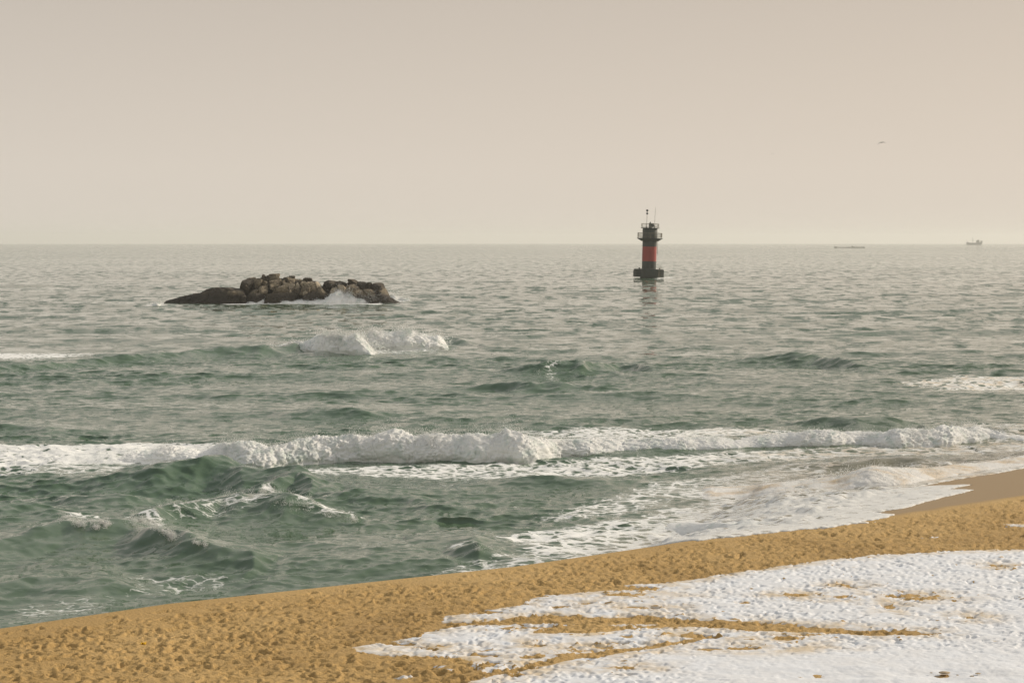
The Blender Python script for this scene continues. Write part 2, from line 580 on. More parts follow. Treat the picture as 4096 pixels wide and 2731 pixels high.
# snow: outline and the strips of sand showing through
def wpoly(pts, z=1.4):
    return [at(px, py, z) for px, py in pts]
snow_main = wpoly([(4500, 2188), (4096, 2191), (3840, 2196), (3590, 2206), (3310, 2229), (3050, 2264), (2856, 2293), (2716, 2314),
    (2600, 2325), (2500, 2331), (2560, 2338), (2660, 2342), (2560, 2354), (2403, 2355), (2250, 2364), (2170, 2372), (2095, 2398), (2120, 2410),
    (1985, 2422), (1900, 2440), (1794, 2456), (1782, 2478), (1870, 2480), (1960, 2478), (1990, 2486), (1850, 2495), (1760, 2508),
    (1690, 2522), (1672, 2540), (1600, 2552), (1500, 2566), (1415, 2582), (1440, 2600), (1515, 2612), (1660, 2624), (1800, 2632), (1850, 2638),
    (1905, 2665), (1925, 2688), (1890, 2720), (1850, 2745), (1840, 2800), (4600, 2820)])
sand_strips = [wpoly(p) for p in (
    [(1870, 2488), (1990, 2474), (2060, 2462), (2150, 2450), (2330, 2458), (2500, 2464), (2560, 2450), (2700, 2468), (2860, 2486), (3050, 2490),
     (3300, 2512), (3600, 2534), (3740, 2541), (3650, 2549), (3450, 2546), (3200, 2532), (3000, 2526), (2880, 2512), (2740, 2502),
     (2500, 2518), (2330, 2532), (2130, 2527), (2200, 2506), (1990, 2511), (2100, 2492), (1950, 2494)],
    [(1840, 2730), (1920, 2692), (2000, 2682), (2233, 2632), (2450, 2598), (2600, 2576), (2700, 2563), (2800, 2552), (2800, 2562), (2620, 2590),
     (2450, 2618), (2233, 2652), (2000, 2702), (1900, 2728)],
    [(2690, 2545), (2760, 2538), (2900, 2540), (2890, 2549), (2790, 2551)],
    [(3060, 2562), (3160, 2552), (3225, 2556), (3150, 2567)])]
patches_sand = [(3365, 2389, 34, 5), (3595, 2384, 60, 6), (3670, 2398, 50, 5), (3555, 2426, 16, 6), (3200, 2378, 40, 5), (2600, 2425, 36, 4), (2330, 2404, 30, 4),
                (2500, 2370, 60, 4), (1720, 2590, 26, 5), (1940, 2598, 34, 5), (2130, 2630, 34, 5), (2300, 2605, 40, 6), (2410, 2590, 26, 4), (2150, 2580, 24, 4),
                (2070, 2705, 22, 5), (2500, 2680, 26, 4), (3240, 2540, 60, 5), (3880, 2476, 18, 4), (3000, 2600, 60, 4), (3390, 2340, 20, 3), (3980, 2262, 16, 3)]
patches_snow = [(4070, 2092, 66, 5), (3735, 2137, 32, 2.2), (1625, 2708, 28, 5), (1770, 2668, 24, 4), (1840, 2700, 62, 5), (1660, 2724, 20, 4), (1790, 2684, 24, 4),
                (2190, 2494, 110, 4), (2500, 2496, 84, 4), (2060, 2505, 50, 4), (1930, 2650, 30, 5)]
snow_s = poly_dist(GX, GY, snow_main)
for sp in sand_strips:
    snow_s = np.minimum(snow_s, -poly_dist(GX, GY, sp))
def ell(px, py, rx, ry):
    cx, cy = at(px, py, 1.4)
    wx = rx * cy / F
    wy = ry * cy * cy / (F * (CAM_H - 1.4))
    return (1 - np.sqrt(((GX - cx) / wx) ** 2 + ((GY - cy) / wy) ** 2)) * min(wx, wy)
for e in patches_sand:
    snow_s = np.minimum(snow_s, -ell(*e))
for e in patches_snow:
    snow_s = np.maximum(snow_s, ell(*e))
snow_n = fbm2(GX / 0.9 + 3, GY / 0.75, 4)
snow_m = snow_s + 0.10 * snow_n + 0.9 * np.clip(relief, -0.08, 0.03) * (snow_s < 0.5)
hole = fbm2(GX / 1.3 + 60, GY / 0.55, 4) - 0.57 - 0.45 * smooth(1.0, 9.0, GX) - 0.2 * smooth(40, 47, GY) - 0.6 * smooth(2600, 2680, Y0 + F * 7.3 / GY) * smooth(0, 2, GX)
snow_m = np.where(hole > 0, np.minimum(snow_m, 0.02 - 0.5 * hole), snow_m)
px_snow_smooth = smooth(2560, 2660, Y0 + F * (CAM_H - 1.4) / GY) * smooth(1.2, 4.0, GX)      # untrodden drift, near right

def raster(a, x, y):
    fx = np.clip((x - RX0) / RES, 0, a.shape[1] - 1.001)
    fy = np.clip((y - RY0) / RES, 0, a.shape[0] - 1.001)
    ix, iy = fx.astype(int), fy.astype(int)
    u, v = fx - ix, fy - iy
    return (a[iy, ix] * (1 - u) + a[iy, ix + 1] * u) * (1 - v) + (a[iy + 1, ix] * (1 - u) + a[iy + 1, ix + 1] * u) * v

relief *= (1 - 0.8 * px_snow_smooth)
_edge = np.minimum.reduce([GX - RX0, RX1 - GX, GY - RY0, RY1 - GY])
relief *= smooth(0.0, 1.0, _edge)

def fan(rows, tan_in, n_in, tan_out, n_out):
    c = np.linspace(-tan_in, tan_in, n_in)
    o = np.geomspace(tan_in, tan_out, n_out + 1)[1:]
    t = np.concatenate([-o[::-1], c, o])
    Y = np.repeat(rows[:, None], len(t), 1)
    return Y * t[None, :], Y

# ------------------------------------------------------------------ beach (ground)
rows = np.concatenate([np.linspace(-40, 26, 20), 1 / np.linspace(1 / 27.0, 1 / 66.0, 520), np.linspace(68, 120, 14)])
def cols_for(rows):
    t = np.concatenate([-np.geomspace(0.325, 4, 16)[::-1], np.linspace(-0.315, 0.315, 760), np.geomspace(0.325, 4, 16)])
    half = np.maximum(np.abs(rows), 24.0)
    return half[:, None] * t[None, :], np.repeat(rows[:, None], len(t), 1)
BX, BY = cols_for(rows)
BS = crest_dist(BX, BY)
BZ = beach_z(BX, BY, BS) + raster(relief, BX, BY)
wet = smooth(-0.05, 0.5, BS + 0.12 * noise2(BX / 0.8, BY / 0.8)) * smooth(5.0, 8.5, BX) + 0.9 * smooth(1.0, 1.6, BS)
beach = grid_mesh('beach', BX, BY, BZ, M_SAND, {'wet': np.clip(wet, 0, 1)}, keep=BZ > -0.55)
tag(beach, 'golden sand beach covered in footprints', kind='structure')

# ------------------------------------------------------------------ snow lying on the beach
srows = 1 / np.linspace(1 / 28.0, 1 / 58.0, 500)
st = np.concatenate([np.linspace(-0.12, 0.29, 660), np.geomspace(0.2907, 0.55, 60)])
SX, SY = srows[:, None] * st[None, :], np.repeat(srows[:, None], len(st), 1)
sm = raster(snow_m, SX, SY)
srel = raster(relief, SX, SY)
thick = 0.022 * smooth(-0.05, 0.12, sm) + 0.016 * smooth(0.0, 0.9, sm)
SZ = beach_z(SX, SY) + np.where(srel < 0, srel * 0.70, srel * 0.42) + thick + 0.006 * fbm2(SX / 0.2, SY / 0.2, 2) * smooth(0, .1, sm)
SZ += smooth(2640, 2740, Y0 + F * 7.3 / SY) * smooth(2, 6, SX) * 0.05 * fbm2(SX / 1.1, SY / 0.8, 2)
SZ = np.where(sm < -0.05, SZ - 0.09, SZ - 0.004)
n_, m_ = SX.shape
idx = np.arange(n_ * m_).reshape(n_, m_)
q = np.stack([idx[:-1, :-1], idx[:-1, 1:], idx[1:, 1:], idx[1:, :-1]], -1)
keep = np.maximum.reduce([sm[:-1, :-1], sm[1:, 1:], sm[:-1, 1:], sm[1:, :-1]]) > -0.06
q = q[keep]
used, inv = np.unique(q, return_inverse=True)
co = np.stack([SX, SY, SZ], -1).reshape(-1, 3)[used]
thin = (1 - smooth(0.05, 0.9, sm)).reshape(-1)[used] * 0.9 + 0.12
snow = raw_mesh('snow_cover', co, inv.reshape(q.shape), M_SNOW, {'thin': thin})
tag(snow, 'white patchy snow with footprints lying on the beach', 'snow', kind='stuff')

# ------------------------------------------------------------------ sea: waves, breakers, wash
RIDGES = [   # crest points (column, row, crest height), front width factor
    ([(-500, 1490, .35), (0, 1464, .42), (300, 1436, .5), (600, 1410, .6), (900, 1388, .75), (1050, 1386, .75), (1250, 1376, .6), (1400, 1352, .4), (1800, 1350, .4), (1960, 1385, .1)], 1.2),
    ([(1960, 1492, .05), (2120, 1466, .6), (2280, 1446, .9), (2335, 1452, .8), (2480, 1442, .7), (2600, 1456, .6), (2780, 1485, .05)], .8),
    ([(1880, 1548, .05), (2050, 1532, .5), (2200, 1526, .6), (2350, 1540, .35), (2480, 1562, .05)], .8),
    ([(2900, 1446, .05), (3100, 1425, .5), (3250, 1414, .8), (3400, 1440, .6), (3620, 1468, .05)], 1.4),
    ([(3650, 1345, .05), (3900, 1330, .5), (4096, 1322, .7), (4600, 1310, .7)], 1.0),
    ([(1000, 1655, .05), (1250, 1637, .4), (1400, 1641, .4), (1640, 1660, .05)], .9),
    ([(-400, 1680, .4), (0, 1680, .5), (200, 1690, .4), (430, 1708, .05)], 1.0),
    ([(1950, 1590, .05), (2250, 1572, .3), (2600, 1570, .3), (2900, 1590, .05)], 1.0),
    ([(3150, 1692, .05), (3350, 1667, .45), (3450, 1659, .6), (3550, 1666, .45), (3680, 1692, .05)], .8),
    ([(3600, 1750, .02), (3700, 1730, .4), (3800, 1712, .4), (3900, 1708, .48), (4000, 1718, .42), (4096, 1714, .42), (4600, 1705, .4)], .9),
    ([(200, 1838, .05), (600, 1800, .3), (1200, 1785, .4), (2000, 1755, .4), (2600, 1768, .25), (3200, 1745, .35), (3800, 1725, .4)], 1.2),
    ([(120, 1928, .05), (400, 1896, .4), (600, 1852, .75), (700, 1834, .85), (790, 1832, .85), (870, 1858, .5), (1000, 1890, .05)], .8),
    ([(760, 1900, .05), (900, 1859, .6), (1000, 1863, .65), (1100, 1881, .45), (1290, 1934, .05)], .8),
    ([(880, 1968, .05), (1050, 1911, .55), (1150, 1891, .6), (1230, 1911, .55), (1380, 1950, .05)], .8),
    ([(220, 1995, .05), (400, 1979, .38), (520, 1976, .42), (720, 1993, .05)], .8),
    ([(1250, 1975, .05), (1420, 1950, .35), (1560, 1965, .3), (1700, 1990, .25), (1950, 2022, .05)], .9),
    ([(1850, 1925, .05), (2150, 1908, .3), (2400, 1915, .25), (2700, 1930, .05)], .9),
    ([(540, 2100, .1), (640, 2035, .6), (760, 2014, .55), (880, 1998, .55), (1000, 1980, .75), (1070, 1968, .85), (1150, 1985, .78), (1240, 2005, .62), (1330, 2052, .3), (1430, 2080, .05)], .75),
    ([(-300, 2200, .3), (0, 2152, .42), (120, 2112, .62), (250, 2080, .72), (400, 2092, .62), (520, 2092, .62), (620, 2124, .62), (720, 2153, .6), (850, 2187, .5), (1000, 2217, .4), (1130, 2240, .05)], .9),
    ([(-200, 2040, .2), (60, 2030, .3), (220, 2040, .25), (380, 2060, .05)], .9),
    ([(-200, 2330, .25), (150, 2290, .3), (450, 2300, .3), (700, 2320, .05)], 1.1),
    ([(1800, 2208, .05), (1930, 2189, .38), (1990, 2203, .2), (2060, 2215, .03)], .7),
    ([(1650, 2160, .05), (1800, 2150, .2), (1950, 2160, .18), (2050, 2170, .03)], .9),
    ([(3050, 1868, .05), (3350, 1842, .3), (3650, 1828, .5), (3760, 1842, .4), (3880, 1852, .05)], .9),
    ([(0, 1250, .05), (900, 1268, .35), (1700, 1262, .35), (2500, 1280, .05)], 2.2),
    ([(1800, 1345, .05), (2500, 1330, .4), (3200, 1345, .05)], 2.0),
    ([(2300, 1230, .05), (3200, 1215, .4), (4096, 1225, .3), (4500, 1225, .2)], 2.2),
]
RW = []
for pts, wk in RIDGES:
    w = [(*at(px, py, A * 0.82), A * 0.82) for px, py, A in pts]
    w.sort()
    RW.append((np.array(w), wk))

FOAM = [   # outline in the photograph, strength, softness in metres
    ([(-400, 1408), (0, 1412), (340, 1418), (420, 1422), (260, 1429), (0, 1437), (-400, 1450)], .80, 2.5),
    ([(700, 1396), (1000, 1384), (1300, 1350), (1500, 1322), (1780, 1330), (1860, 1385), (1800, 1404), (1500, 1428), (1250, 1416), (1000, 1398)], .58, 2.5),
    ([(2000, 1388), (2600, 1384), (2700, 1392), (2100, 1396)], .52, 3.0),
    ([(3560, 1528), (3800, 1506), (4300, 1512), (4300, 1562), (3850, 1556), (3680, 1545)], .70, 1.6),
    ([(2050, 1715), (2300, 1700), (2900, 1700), (3100, 1712), (3500, 1735), (2500, 1765), (2150, 1750)], .64, 1.2),
    ([(-400, 1795), (0, 1790), (700, 1782), (1000, 1800), (900, 1850), (300, 1858), (0, 1872), (-400, 1885)], .86, 1.0),
    ([(-400, 1865), (300, 1852), (700, 1862), (600, 1885), (200, 1900), (-400, 1910)], .55, .8),
    ([(1100, 1868), (2100, 1845), (2800, 1805), (4000, 1765), (4300, 1770), (4300, 1805), (3000, 1850), (2500, 1900), (1700, 1908), (1200, 1892)], .64, .9),
    ([(3700, 1730), (3850, 1690), (4300, 1690), (4300, 1790), (3900, 1780)], .58, .7),
    ([(2000, 2140), (2500, 2055), (2750, 2005), (2900, 1960), (3200, 1905), (3500, 1880), (4400, 1810), (4400, 1900), (3700, 2060), (3200, 2140), (2700, 2210), (2250, 2270), (2050, 2210)], .63, .9),
    ([(2540, 2140), (2800, 2090), (3000, 2030), (3200, 1990), (3600, 1950), (4400, 1830), (4400, 1900), (3600, 2110), (3000, 2170), (2600, 2200)], .84, .9),
    ([(1950, 2152), (2150, 2118), (2560, 2106), (2720, 2126), (2400, 2170), (2050, 2176)], .72, .6),
    ([(1500, 2310), (1800, 2255), (2200, 2195), (2700, 2150), (2760, 2240), (2100, 2300), (1500, 2350), (1000, 2400), (980, 2380)], .53, .8),
    ([(2600, 1920), (3200, 1850), (3500, 1870), (3000, 1955), (2500, 2065), (2200, 2095), (2050, 2075)], .56, 1.2),
    ([(2700, 1975), (3100, 1935), (3100, 1960), (2760, 2000)], .75, .6),
    ([(450, 2290), (1000, 2285), (1150, 2320), (500, 2372)], .47, .8),
    ([(0, 2380), (500, 2350), (800, 2340), (300, 2440), (0, 2470)], .45, .8),
    ([(1150, 2000), (1450, 2040), (1500, 2080), (1300, 2100), (1100, 2060)], .56, .6),
    ([(1240, 2020), (1330, 2040), (1440, 2082), (1350, 2086), (1260, 2062)], .66, .5),
    ([(560, 2050), (900, 2000), (1100, 2000), (1240, 2060), (900, 2090), (650, 2110)], .50, .6),
    ([(540, 1905), (640, 1885), (800, 1858), (810, 1868), (660, 1900), (560, 1918)], .62, .3),
    ([(230, 2090), (270, 2058), (440, 2088), (440, 2108), (400, 2122), (300, 2104)], .62, .5),
    ([(490, 2092), (560, 2070), (640, 2105), (730, 2150), (690, 2164), (600, 2140)], .66, .5),
    ([(870, 2006), (1000, 1978), (1065, 1958), (1150, 1980), (1262, 2002), (1262, 2040), (1150, 2036), (1020, 2004)], .62, .35),
    ([(2120, 1470), (2280, 1448), (2350, 1452), (2260, 1490), (2250, 1530), (2180, 1535)], .50, 1.0),
    ([(1750, 2200), (1900, 2195), (2000, 2215), (1800, 2222)], .55, .3),
    ([(540, 1232), (600, 1200), (680, 1212), (700, 1222), (560, 1226)], .62, 2.5),
    ([(860, 1205), (1000, 1190), (1300, 1190), (1500, 1195), (1540, 1218), (1300, 1220), (900, 1222)], .92, 2.0),
    ([(1540, 1190), (1640, 1195), (1660, 1208), (1560, 1214)], .66, 2.5),
    ([(2600, 1112), (2690, 1107), (2720, 1112), (2620, 1119)], .70, 2.5),
]
FW = [(wpoly(p, 0.0), k, s) for p, k, s in FOAM]
SWASH_EDGE = [(2700, 2185), (2960, 2146), (3200, 2122), (3300, 2113), (3440, 2094), (3523, 2087), (3440, 2089), (3518, 2077), (3588, 2059), (3510, 2050), (3620, 2031), (3689, 2012),
              (3774, 1989), (3848, 1973), (3902, 1959), (3794, 1957), (3892, 1938), (3680, 1946), (3808, 1921), (3980, 1895), (4096, 1873), (4500, 1800)]
def on_beach(px, py):
    z = 1.0
    for _ in range(30):
        x, y = at(px, py, z)
        z = 0.5 * z + 0.5 * float(beach_z(np.array([x]), np.array([y]))[0])
    return at(px, py, z)
sw = [on_beach(*p) for p in SWASH_EDGE]
sw = [on_beach(px, py - 3) for px, py in crest_px[:5]] + sw[1:]
dry_poly = [(sw[0][0] - 30, sw[0][1] - 20)] + sw + [(sw[-1][0] + 80, sw[-1][1] - 40), (80, 20), (0, 20)]

def sea_fields(X, Y, dx, full=True):
    """height of the water, horizontal shift of crests, and the foam on it"""
    rs = np.random.default_rng(21)
    H = np.zeros_like(X); DX = np.zeros_like(X); DY = np.zeros_like(X)
    gust = 0.72 + 0.75 * fbm2(X / 26.0, Y / 11.0, 3)
    gust = np.clip(gust, 0.35, 1.3)
    S = crest_dist(X, Y) if full else np.full(X.shape, 50.0)
    bz = beach_z(X, Y, S) if full else np.full(X.shape, -4.0)
    depth_k = smooth(0.0, 1.3, -bz) * 0.85 + 0.15
    ncomp = 84
    lam = np.geomspace(0.36, 26.0, ncomp)
    for i, l in enumerate(lam):
        th = -pi / 2 + rs.normal(0.12, 0.62 if l < 8 else 0.28)
        ph = rs.uniform(0, 2 * pi)
        k = 2 * pi / l
        st = 0.043 * (1.0 if l < 1.2 else (1.2 / l) ** 0.55) * rs.uniform(0.6, 1.4) * (1.55 if l < 0.9 else 1.0)
        a = st / k
        att = smooth(1.6, 3.2, l / dx)          # leave out what the sheet cannot carry
        if att.max() <= 0:
            continue
        p = k * (cos(th) * X + sin(th) * Y) + ph
        g = (gust if l < 8 else 1.0) * att
        c = np.sin(p) * g
        H += a * np.cos(p) * g
        DX -= 1.2 * a * cos(th) * c
        DY -= 1.2 * a * sin(th) * c
    DY -= 0.9 * H
    H *= depth_k; DX *= depth_k; DY *= depth_k
    ridge = np.zeros_like(X)
    if full:
        mw = RW[10][0]                       # water under the long breaker is churned flat
        calm = 1 - 0.6 * np.exp(-((Y - np.interp(X, mw[:, 0], mw[:, 1]) + 1.5) / 3.2) ** 2) * ((X > mw[0, 0]) & (X < mw[-1, 0]))
        H *= calm; DX *= calm; DY *= calm
        wobx = X + 0.5 * noise2(X / 2.2, Y / 2.2)
        woby = Y + 0.55 * noise2(X / 1.7 + 30, Y / 3.0)
        for w, wk in RW:
            xs, ys, As = w[:, 0], w[:, 1], w[:, 2]
            m = (X > xs[0] - 2) & (X < xs[-1] + 2) & (Y > ys.min() - 8) & (Y < ys.max() + 16)
            if not m.any():
                continue
            xx, yy = wobx[m], woby[m]
            yc = np.interp(xx, xs, ys); A = np.interp(xx, xs, As, 0, 0)
            A = A * (1 + 0.22 * noise2(xx / 1.1, yc * 0 + w[0, 1]))
            d = yy - yc
            wf = (1.9 * A + 0.55) * wk; wb = (3.8 * A + 1.0) * wk
            h = A * np.where(d < 0, np.exp(-np.abs(d / wf) ** 1.5), np.exp(-np.abs(d / wb) ** 1.5))
            # trough ahead of the crest
            h -= 0.22 * A * np.exp(-((d + 2.6 * wf) / (1.4 * wf)) ** 2)
            ridge[m] += h
        H = H + ridge
    foam = np.zeros_like(X); sandy = np.zeros_like(X)
    if full:
        lift = CAM_H / (CAM_H - np.clip(np.where(X > 0, bz, 0.0), 0, 1.4))
        XP, YP = X * lift, Y * lift          # outlines were traced at sea level; carry them up the slope
        for poly, k, soft in FW:
            P = np.array(poly)
            m = (XP > P[:, 0].min() - 4) & (XP < P[:, 0].max() + 4) & (YP > P[:, 1].min() - 6) & (YP < P[:, 1].max() + 6)
            if m.any():
                d = poly_dist(XP[m], YP[m], poly)
                foam[m] = np.maximum(foam[m], k * smooth(-soft, soft, d))
        H = H + 0.10 * smooth(0.45, 0.9, foam) * (fbm2(X / 1.3, Y / 1.6, 4) + 0.2) * smooth(110, 80, Y)
        # thin sheet of wash running up the beach
        dd = np.full(X.shape, -9.0)
        m = (X > -8) & (S < 26)
        edge_n = 0.10 * noise2(X[m] / 0.35, Y[m] / 0.5) + 0.05 * noise2(X[m] / 0.12, Y[m] / 0.2)
        dd[m] = -poly_dist(X[m], Y[m], dry_poly) + edge_n
        lump = 0.15 * np.clip(fbm2(X / 1.3, Y / 1.6, 4) + 0.10, 0, 1) + 0.015 * noise2(X / .3, Y / .3)
        sheet = bz + 0.03 * smooth(0, 0.25, dd) + 0.012 + lump * smooth(0.2, 2.5, dd)
        run = (dd > 0) & (X > 0.5)
        H = np.where(run, np.maximum(H, sheet), np.minimum(H, np.where(bz > -0.05, bz - 0.2, H)))
        foam = np.where(run, np.maximum(foam, 1.25 * np.exp(-dd / 0.30)), foam)
        sandy = smooth(6.0, 13.0, X) * smooth(62, 68, Y) * 0.8
    shallow = smooth(0.9, -0.1, -bz) * smooth(0, 4, X) * 0.8 + 0.06 * smooth(3, 1, -bz)
    return H, DX, DY, foam, sandy, shallow

near_rows = np.concatenate([np.linspace(10, 40, 12)[:-1], np.linspace(40, 92, 520), np.linspace(92, 150, 300)[1:]])
far_rows = np.concatenate([1 / np.linspace(1 / 150.0, 1 / 700.0, 230)[1:], np.geomspace(700, 13500, 60)[1:]])
rows = np.concatenate([near_rows, far_rows])
t_in = np.linspace(-0.305, 0.305, 710)
t_out = np.geomspace(0.305, 1.3, 20)[1:]
tt = np.concatenate([-t_out[::-1], t_in, t_out])
WX, WY = np.maximum(rows, 24)[:, None] * tt[None, :], np.repeat(rows[:, None], len(tt), 1)
drow = np.gradient(rows)
dxl = np.maximum(np.repeat(drow[:, None], len(tt), 1), np.abs(np.gradient(WX, axis=1)))
nn = len(near_rows) + 40
parts = [sea_fields(WX[:nn], WY[:nn], dxl[:nn]), sea_fields(WX[nn - 0:], WY[nn - 0:], dxl[nn - 0:], False)]
# foam round the rock and the tower lies farther out
H, DX, DY, foam, sandy, shallow = (np.concatenate([a, b]) for a, b in zip(*parts))
xf, yf = WX[nn:], WY[nn:]
ff = foam[nn:]
for poly, k, soft in FW:
    P = np.array(poly)
    m = (xf > P[:, 0].min() - 8) & (xf < P[:, 0].max() + 8) & (yf > P[:, 1].min() - 12) & (yf < P[:, 1].max() + 12)
    if m.any():
        ff[m] = np.maximum(ff[m], k * smooth(-soft, soft, poly_dist(xf[m], yf[m], poly)))
farness = smooth(70, 240, WY) * 0.85 + 0.15
WZ = H - (WX ** 2 + WY ** 2) / (2 * R_EARTH)
sea = grid_mesh('sea', WX + DX, WY + DY, WZ, M_SEA, {'foam': foam, 'sandy': sandy, 'shallow': shallow, 'farness': farness}, keep=np.concatenate([WZ[:nn] > beach_z(WX[:nn], WY[:nn]) - 0.35, np.ones(WZ[nn:].shape, bool)]))
tag(sea, 'choppy grey green sea with foam', kind='structure')

# ------------------------------------------------------------------ white water of the breaking waves
def sea_h(x, y):
    r = np.clip(np.searchsorted(rows, y), 0, len(rows) - 1)
    c = np.clip(np.searchsorted(tt, x / np.maximum(y, 24)), 0, len(tt) - 1)
    return H[r, c]
MIST = []
def whitewater(name, label, top, bottom, step, depth=1.2, back=2.2, lump=0.36, ground=False, mat=None, seed=0, rag=0.3, mist=30, endt=0.06):
    """lumpy crest of a breaker: the photograph's upper and lower edge give its height and place"""
    top, bottom = np.array(top, float), np.array(bottom, float)
    x0, x1 = bottom[0, 0], bottom[-1, 0]
    ym = np.interp((x0 + x1) / 2, bottom[:, 0], bottom[:, 1])
    ydist = F * CAM_H / (ym - Y0)
    n = max(8, int((x1 - x0) * ydist / F / step))
    px = np.linspace(x0, x1, n)
    pt, pb = np.interp(px, top[:, 0], top[:, 1]), np.interp(px, bottom[:, 0], bottom[:, 1])
    zb = np.zeros(n)
    yb = F * CAM_H / (pb - Y0)
    for _ in range(14):
        xx_ = (px - 2048) * yb / F
        lv = np.maximum(0.0, beach_z(xx_, yb)) if ground else sea_h(xx_, yb) - 0.03
        zb = 0.6 * zb + 0.4 * lv
        yb = F * (CAM_H - zb) / (pb - Y0)
    hw_ = max(2, int(0.9 * max(1.0, ydist / 80) / step))
    ker = np.hanning(2 * hw_ + 3)[1:-1]
    zb = np.convolve(np.pad(zb, hw_, 'edge'), ker / ker.sum(), 'valid')
    yb = F * (CAM_H - zb) / (pb - Y0)
    A = np.maximum(CAM_H - (pt - Y0) * (yb + depth) / F, zb + 0.12)
    A = A + rag * (A - zb) * fbm2(px * ydist / F / 2.4 + seed, px * 0 + seed * .37, 2)
    xw = (px - 2048) * yb / F
    kx = x0 + (x1 - x0) * np.linspace(0, 1, n)
    taper = np.minimum(smooth(0, endt, (px - x0) / (x1 - x0)), smooth(0, endt, (x1 - px) / (x1 - x0)))
    hgt = (A - zb)
    nv = max(12, int((depth + back + 1.0) / step))
    v = np.linspace(0, 1, nv)
    fr = 0.55
    yy = np.where(v < fr, depth * (1 - np.cos(v / fr * pi / 2)), depth + back * ((v - fr) / (1 - fr)))
    zz = np.where(v < fr, np.sin(v / fr * pi / 2) ** 0.8, np.cos((v - fr) / (1 - fr) * pi / 2) ** 1.3)
    ny = np.where(v < fr, -np.cos(v / fr * pi / 2), 0.3)
    nz = np.where(v < fr, np.sin(v / fr * pi / 2), 0.95)
    Xw = np.repeat(xw[None, :], nv, 0)
    Yw = yb[None, :] + yy[:, None]
    Zw = zb[None, :] - 0.12 + (hgt * taper + 0.07 * taper)[None, :] * zz[:, None]
    Xw = Xw * (Yw / yb[None, :])
    def puff(sz, o):
        return worley(Xw / sz + o + seed, Yw / sz, Zw / sz * 1.1)
    fr_ = 0.8 + 0.5 * noise3(Xw / 2.3 + 8, Yw / 2.3, Zw)
    d = lump * (0.80 * puff(0.95, 0) + 0.62 * puff(0.38, 5) + fr_ * (0.42 * puff(0.17, 9) + 0.26 * noise3(Xw / 0.075, Yw / 0.075, Zw / 0.075)) - 1.22)
    edge = smooth(0, 0.08, v) * 0.75 + 0.25
    d = d * edge[:, None] * (np.clip(hgt / 0.6, 0.35, 1.1) * taper)[None, :]
    Yw = Yw + d * ny[:, None] + 1.3 * lump * noise3(Xw / 1.8 + 70, Yw / 3.0, Zw * .5) 
    Zw = Zw + d * nz[:, None]
    Xw = Xw + 0.4 * lump * noise3(Xw / 0.5 + 20, Yw / 0.5, Zw / 0.5)
    o = grid_mesh(name, Xw, Yw, Zw, mat or M_FOAM)
    tag(o, label, 'foam', kind='stuff')
    k = int(n * mist)
    gustx = np.clip(noise2(xw / (0.016 * ydist) + seed, xw * 0) + 0.35, 0.06, None) * np.clip(hgt, 0.05, None)
    jj = RNG.choice(n, k, p=gustx / gustx.sum())
    ii = np.clip((RNG.normal(0.42, 0.17, k) * nv).astype(int), 1, nv - 1)
    off = RNG.exponential(0.13, k) * hgt[jj]
    MIST.extend(zip(Xw[ii, jj] + RNG.normal(0, .3, k) * off + RNG.normal(0, step, k), Yw[ii, jj] + RNG.normal(0, .6, k) * off, Zw[ii, jj] + off, 0.30 * ydist / 1991 * RNG.uniform(.5, 1.4, k)))
    return (xw, yb + depth, A, hgt)

main_w = whitewater('breaking_wave', 'long white breaker rolling across the sea near the beach',
    [(300, 1842), (380, 1832), (500, 1815), (700, 1790), (800, 1800), (880, 1772), (1000, 1780), (1200, 1774), (1350, 1762), (1500, 1748), (1620, 1742), (1750, 1738), (1850, 1748),
     (1960, 1742), (2030, 1722), (2100, 1745), (2200, 1757), (2330, 1765), (2450, 1755), (2560, 1762), (2700, 1752), (2850, 1750), (3000, 1742), (3150, 1745), (3300, 1726), (3450, 1722), (3600, 1724), (3720, 1722), (3830, 1714), (3900, 1708), (3980, 1722), (4060, 1728), (4150, 1724), (4300, 1724)],
    [(300, 1858), (600, 1852), (800, 1848), (950, 1865), (1080, 1873), (1250, 1858), (1400, 1846), (1600, 1850), (1800, 1848), (2080, 1852), (2200, 1836), (2300, 1822), (2500, 1806), (2700, 1800), (3000, 1788), (3200, 1788), (3430, 1778), (3600, 1792), (3800, 1784), (3880, 1772), (3960, 1760), (4060, 1758), (4150, 1754), (4300, 1750)],
    0.05, rag=.42, mist=28)
far_w = whitewater('breaking_wave', 'white tumbling wave top farther out behind, between rock and beach',
    [(1030, 1386), (1150, 1377), (1300, 1352), (1380, 1342), (1450, 1345), (1500, 1372), (1540, 1412)],
    [(1030, 1392), (1150, 1398), (1250, 1408), (1380, 1418), (1480, 1420), (1540, 1416)], 0.08, depth=2.0, back=3.0, lump=0.5, seed=3, endt=.25, rag=.5, mist=60)
far_w2 = whitewater('breaking_wave', 'short white wave crest with a rounded right end, behind the tumbling one',
    [(1430, 1345), (1500, 1326), (1560, 1334), (1620, 1346), (1700, 1338), (1750, 1336), (1790, 1360), (1810, 1388)],
    [(1430, 1400), (1550, 1398), (1700, 1397), (1790, 1395), (1810, 1394)], 0.08, depth=2.0, back=3.0, lump=0.5, seed=6, endt=.16, rag=.5, mist=60)
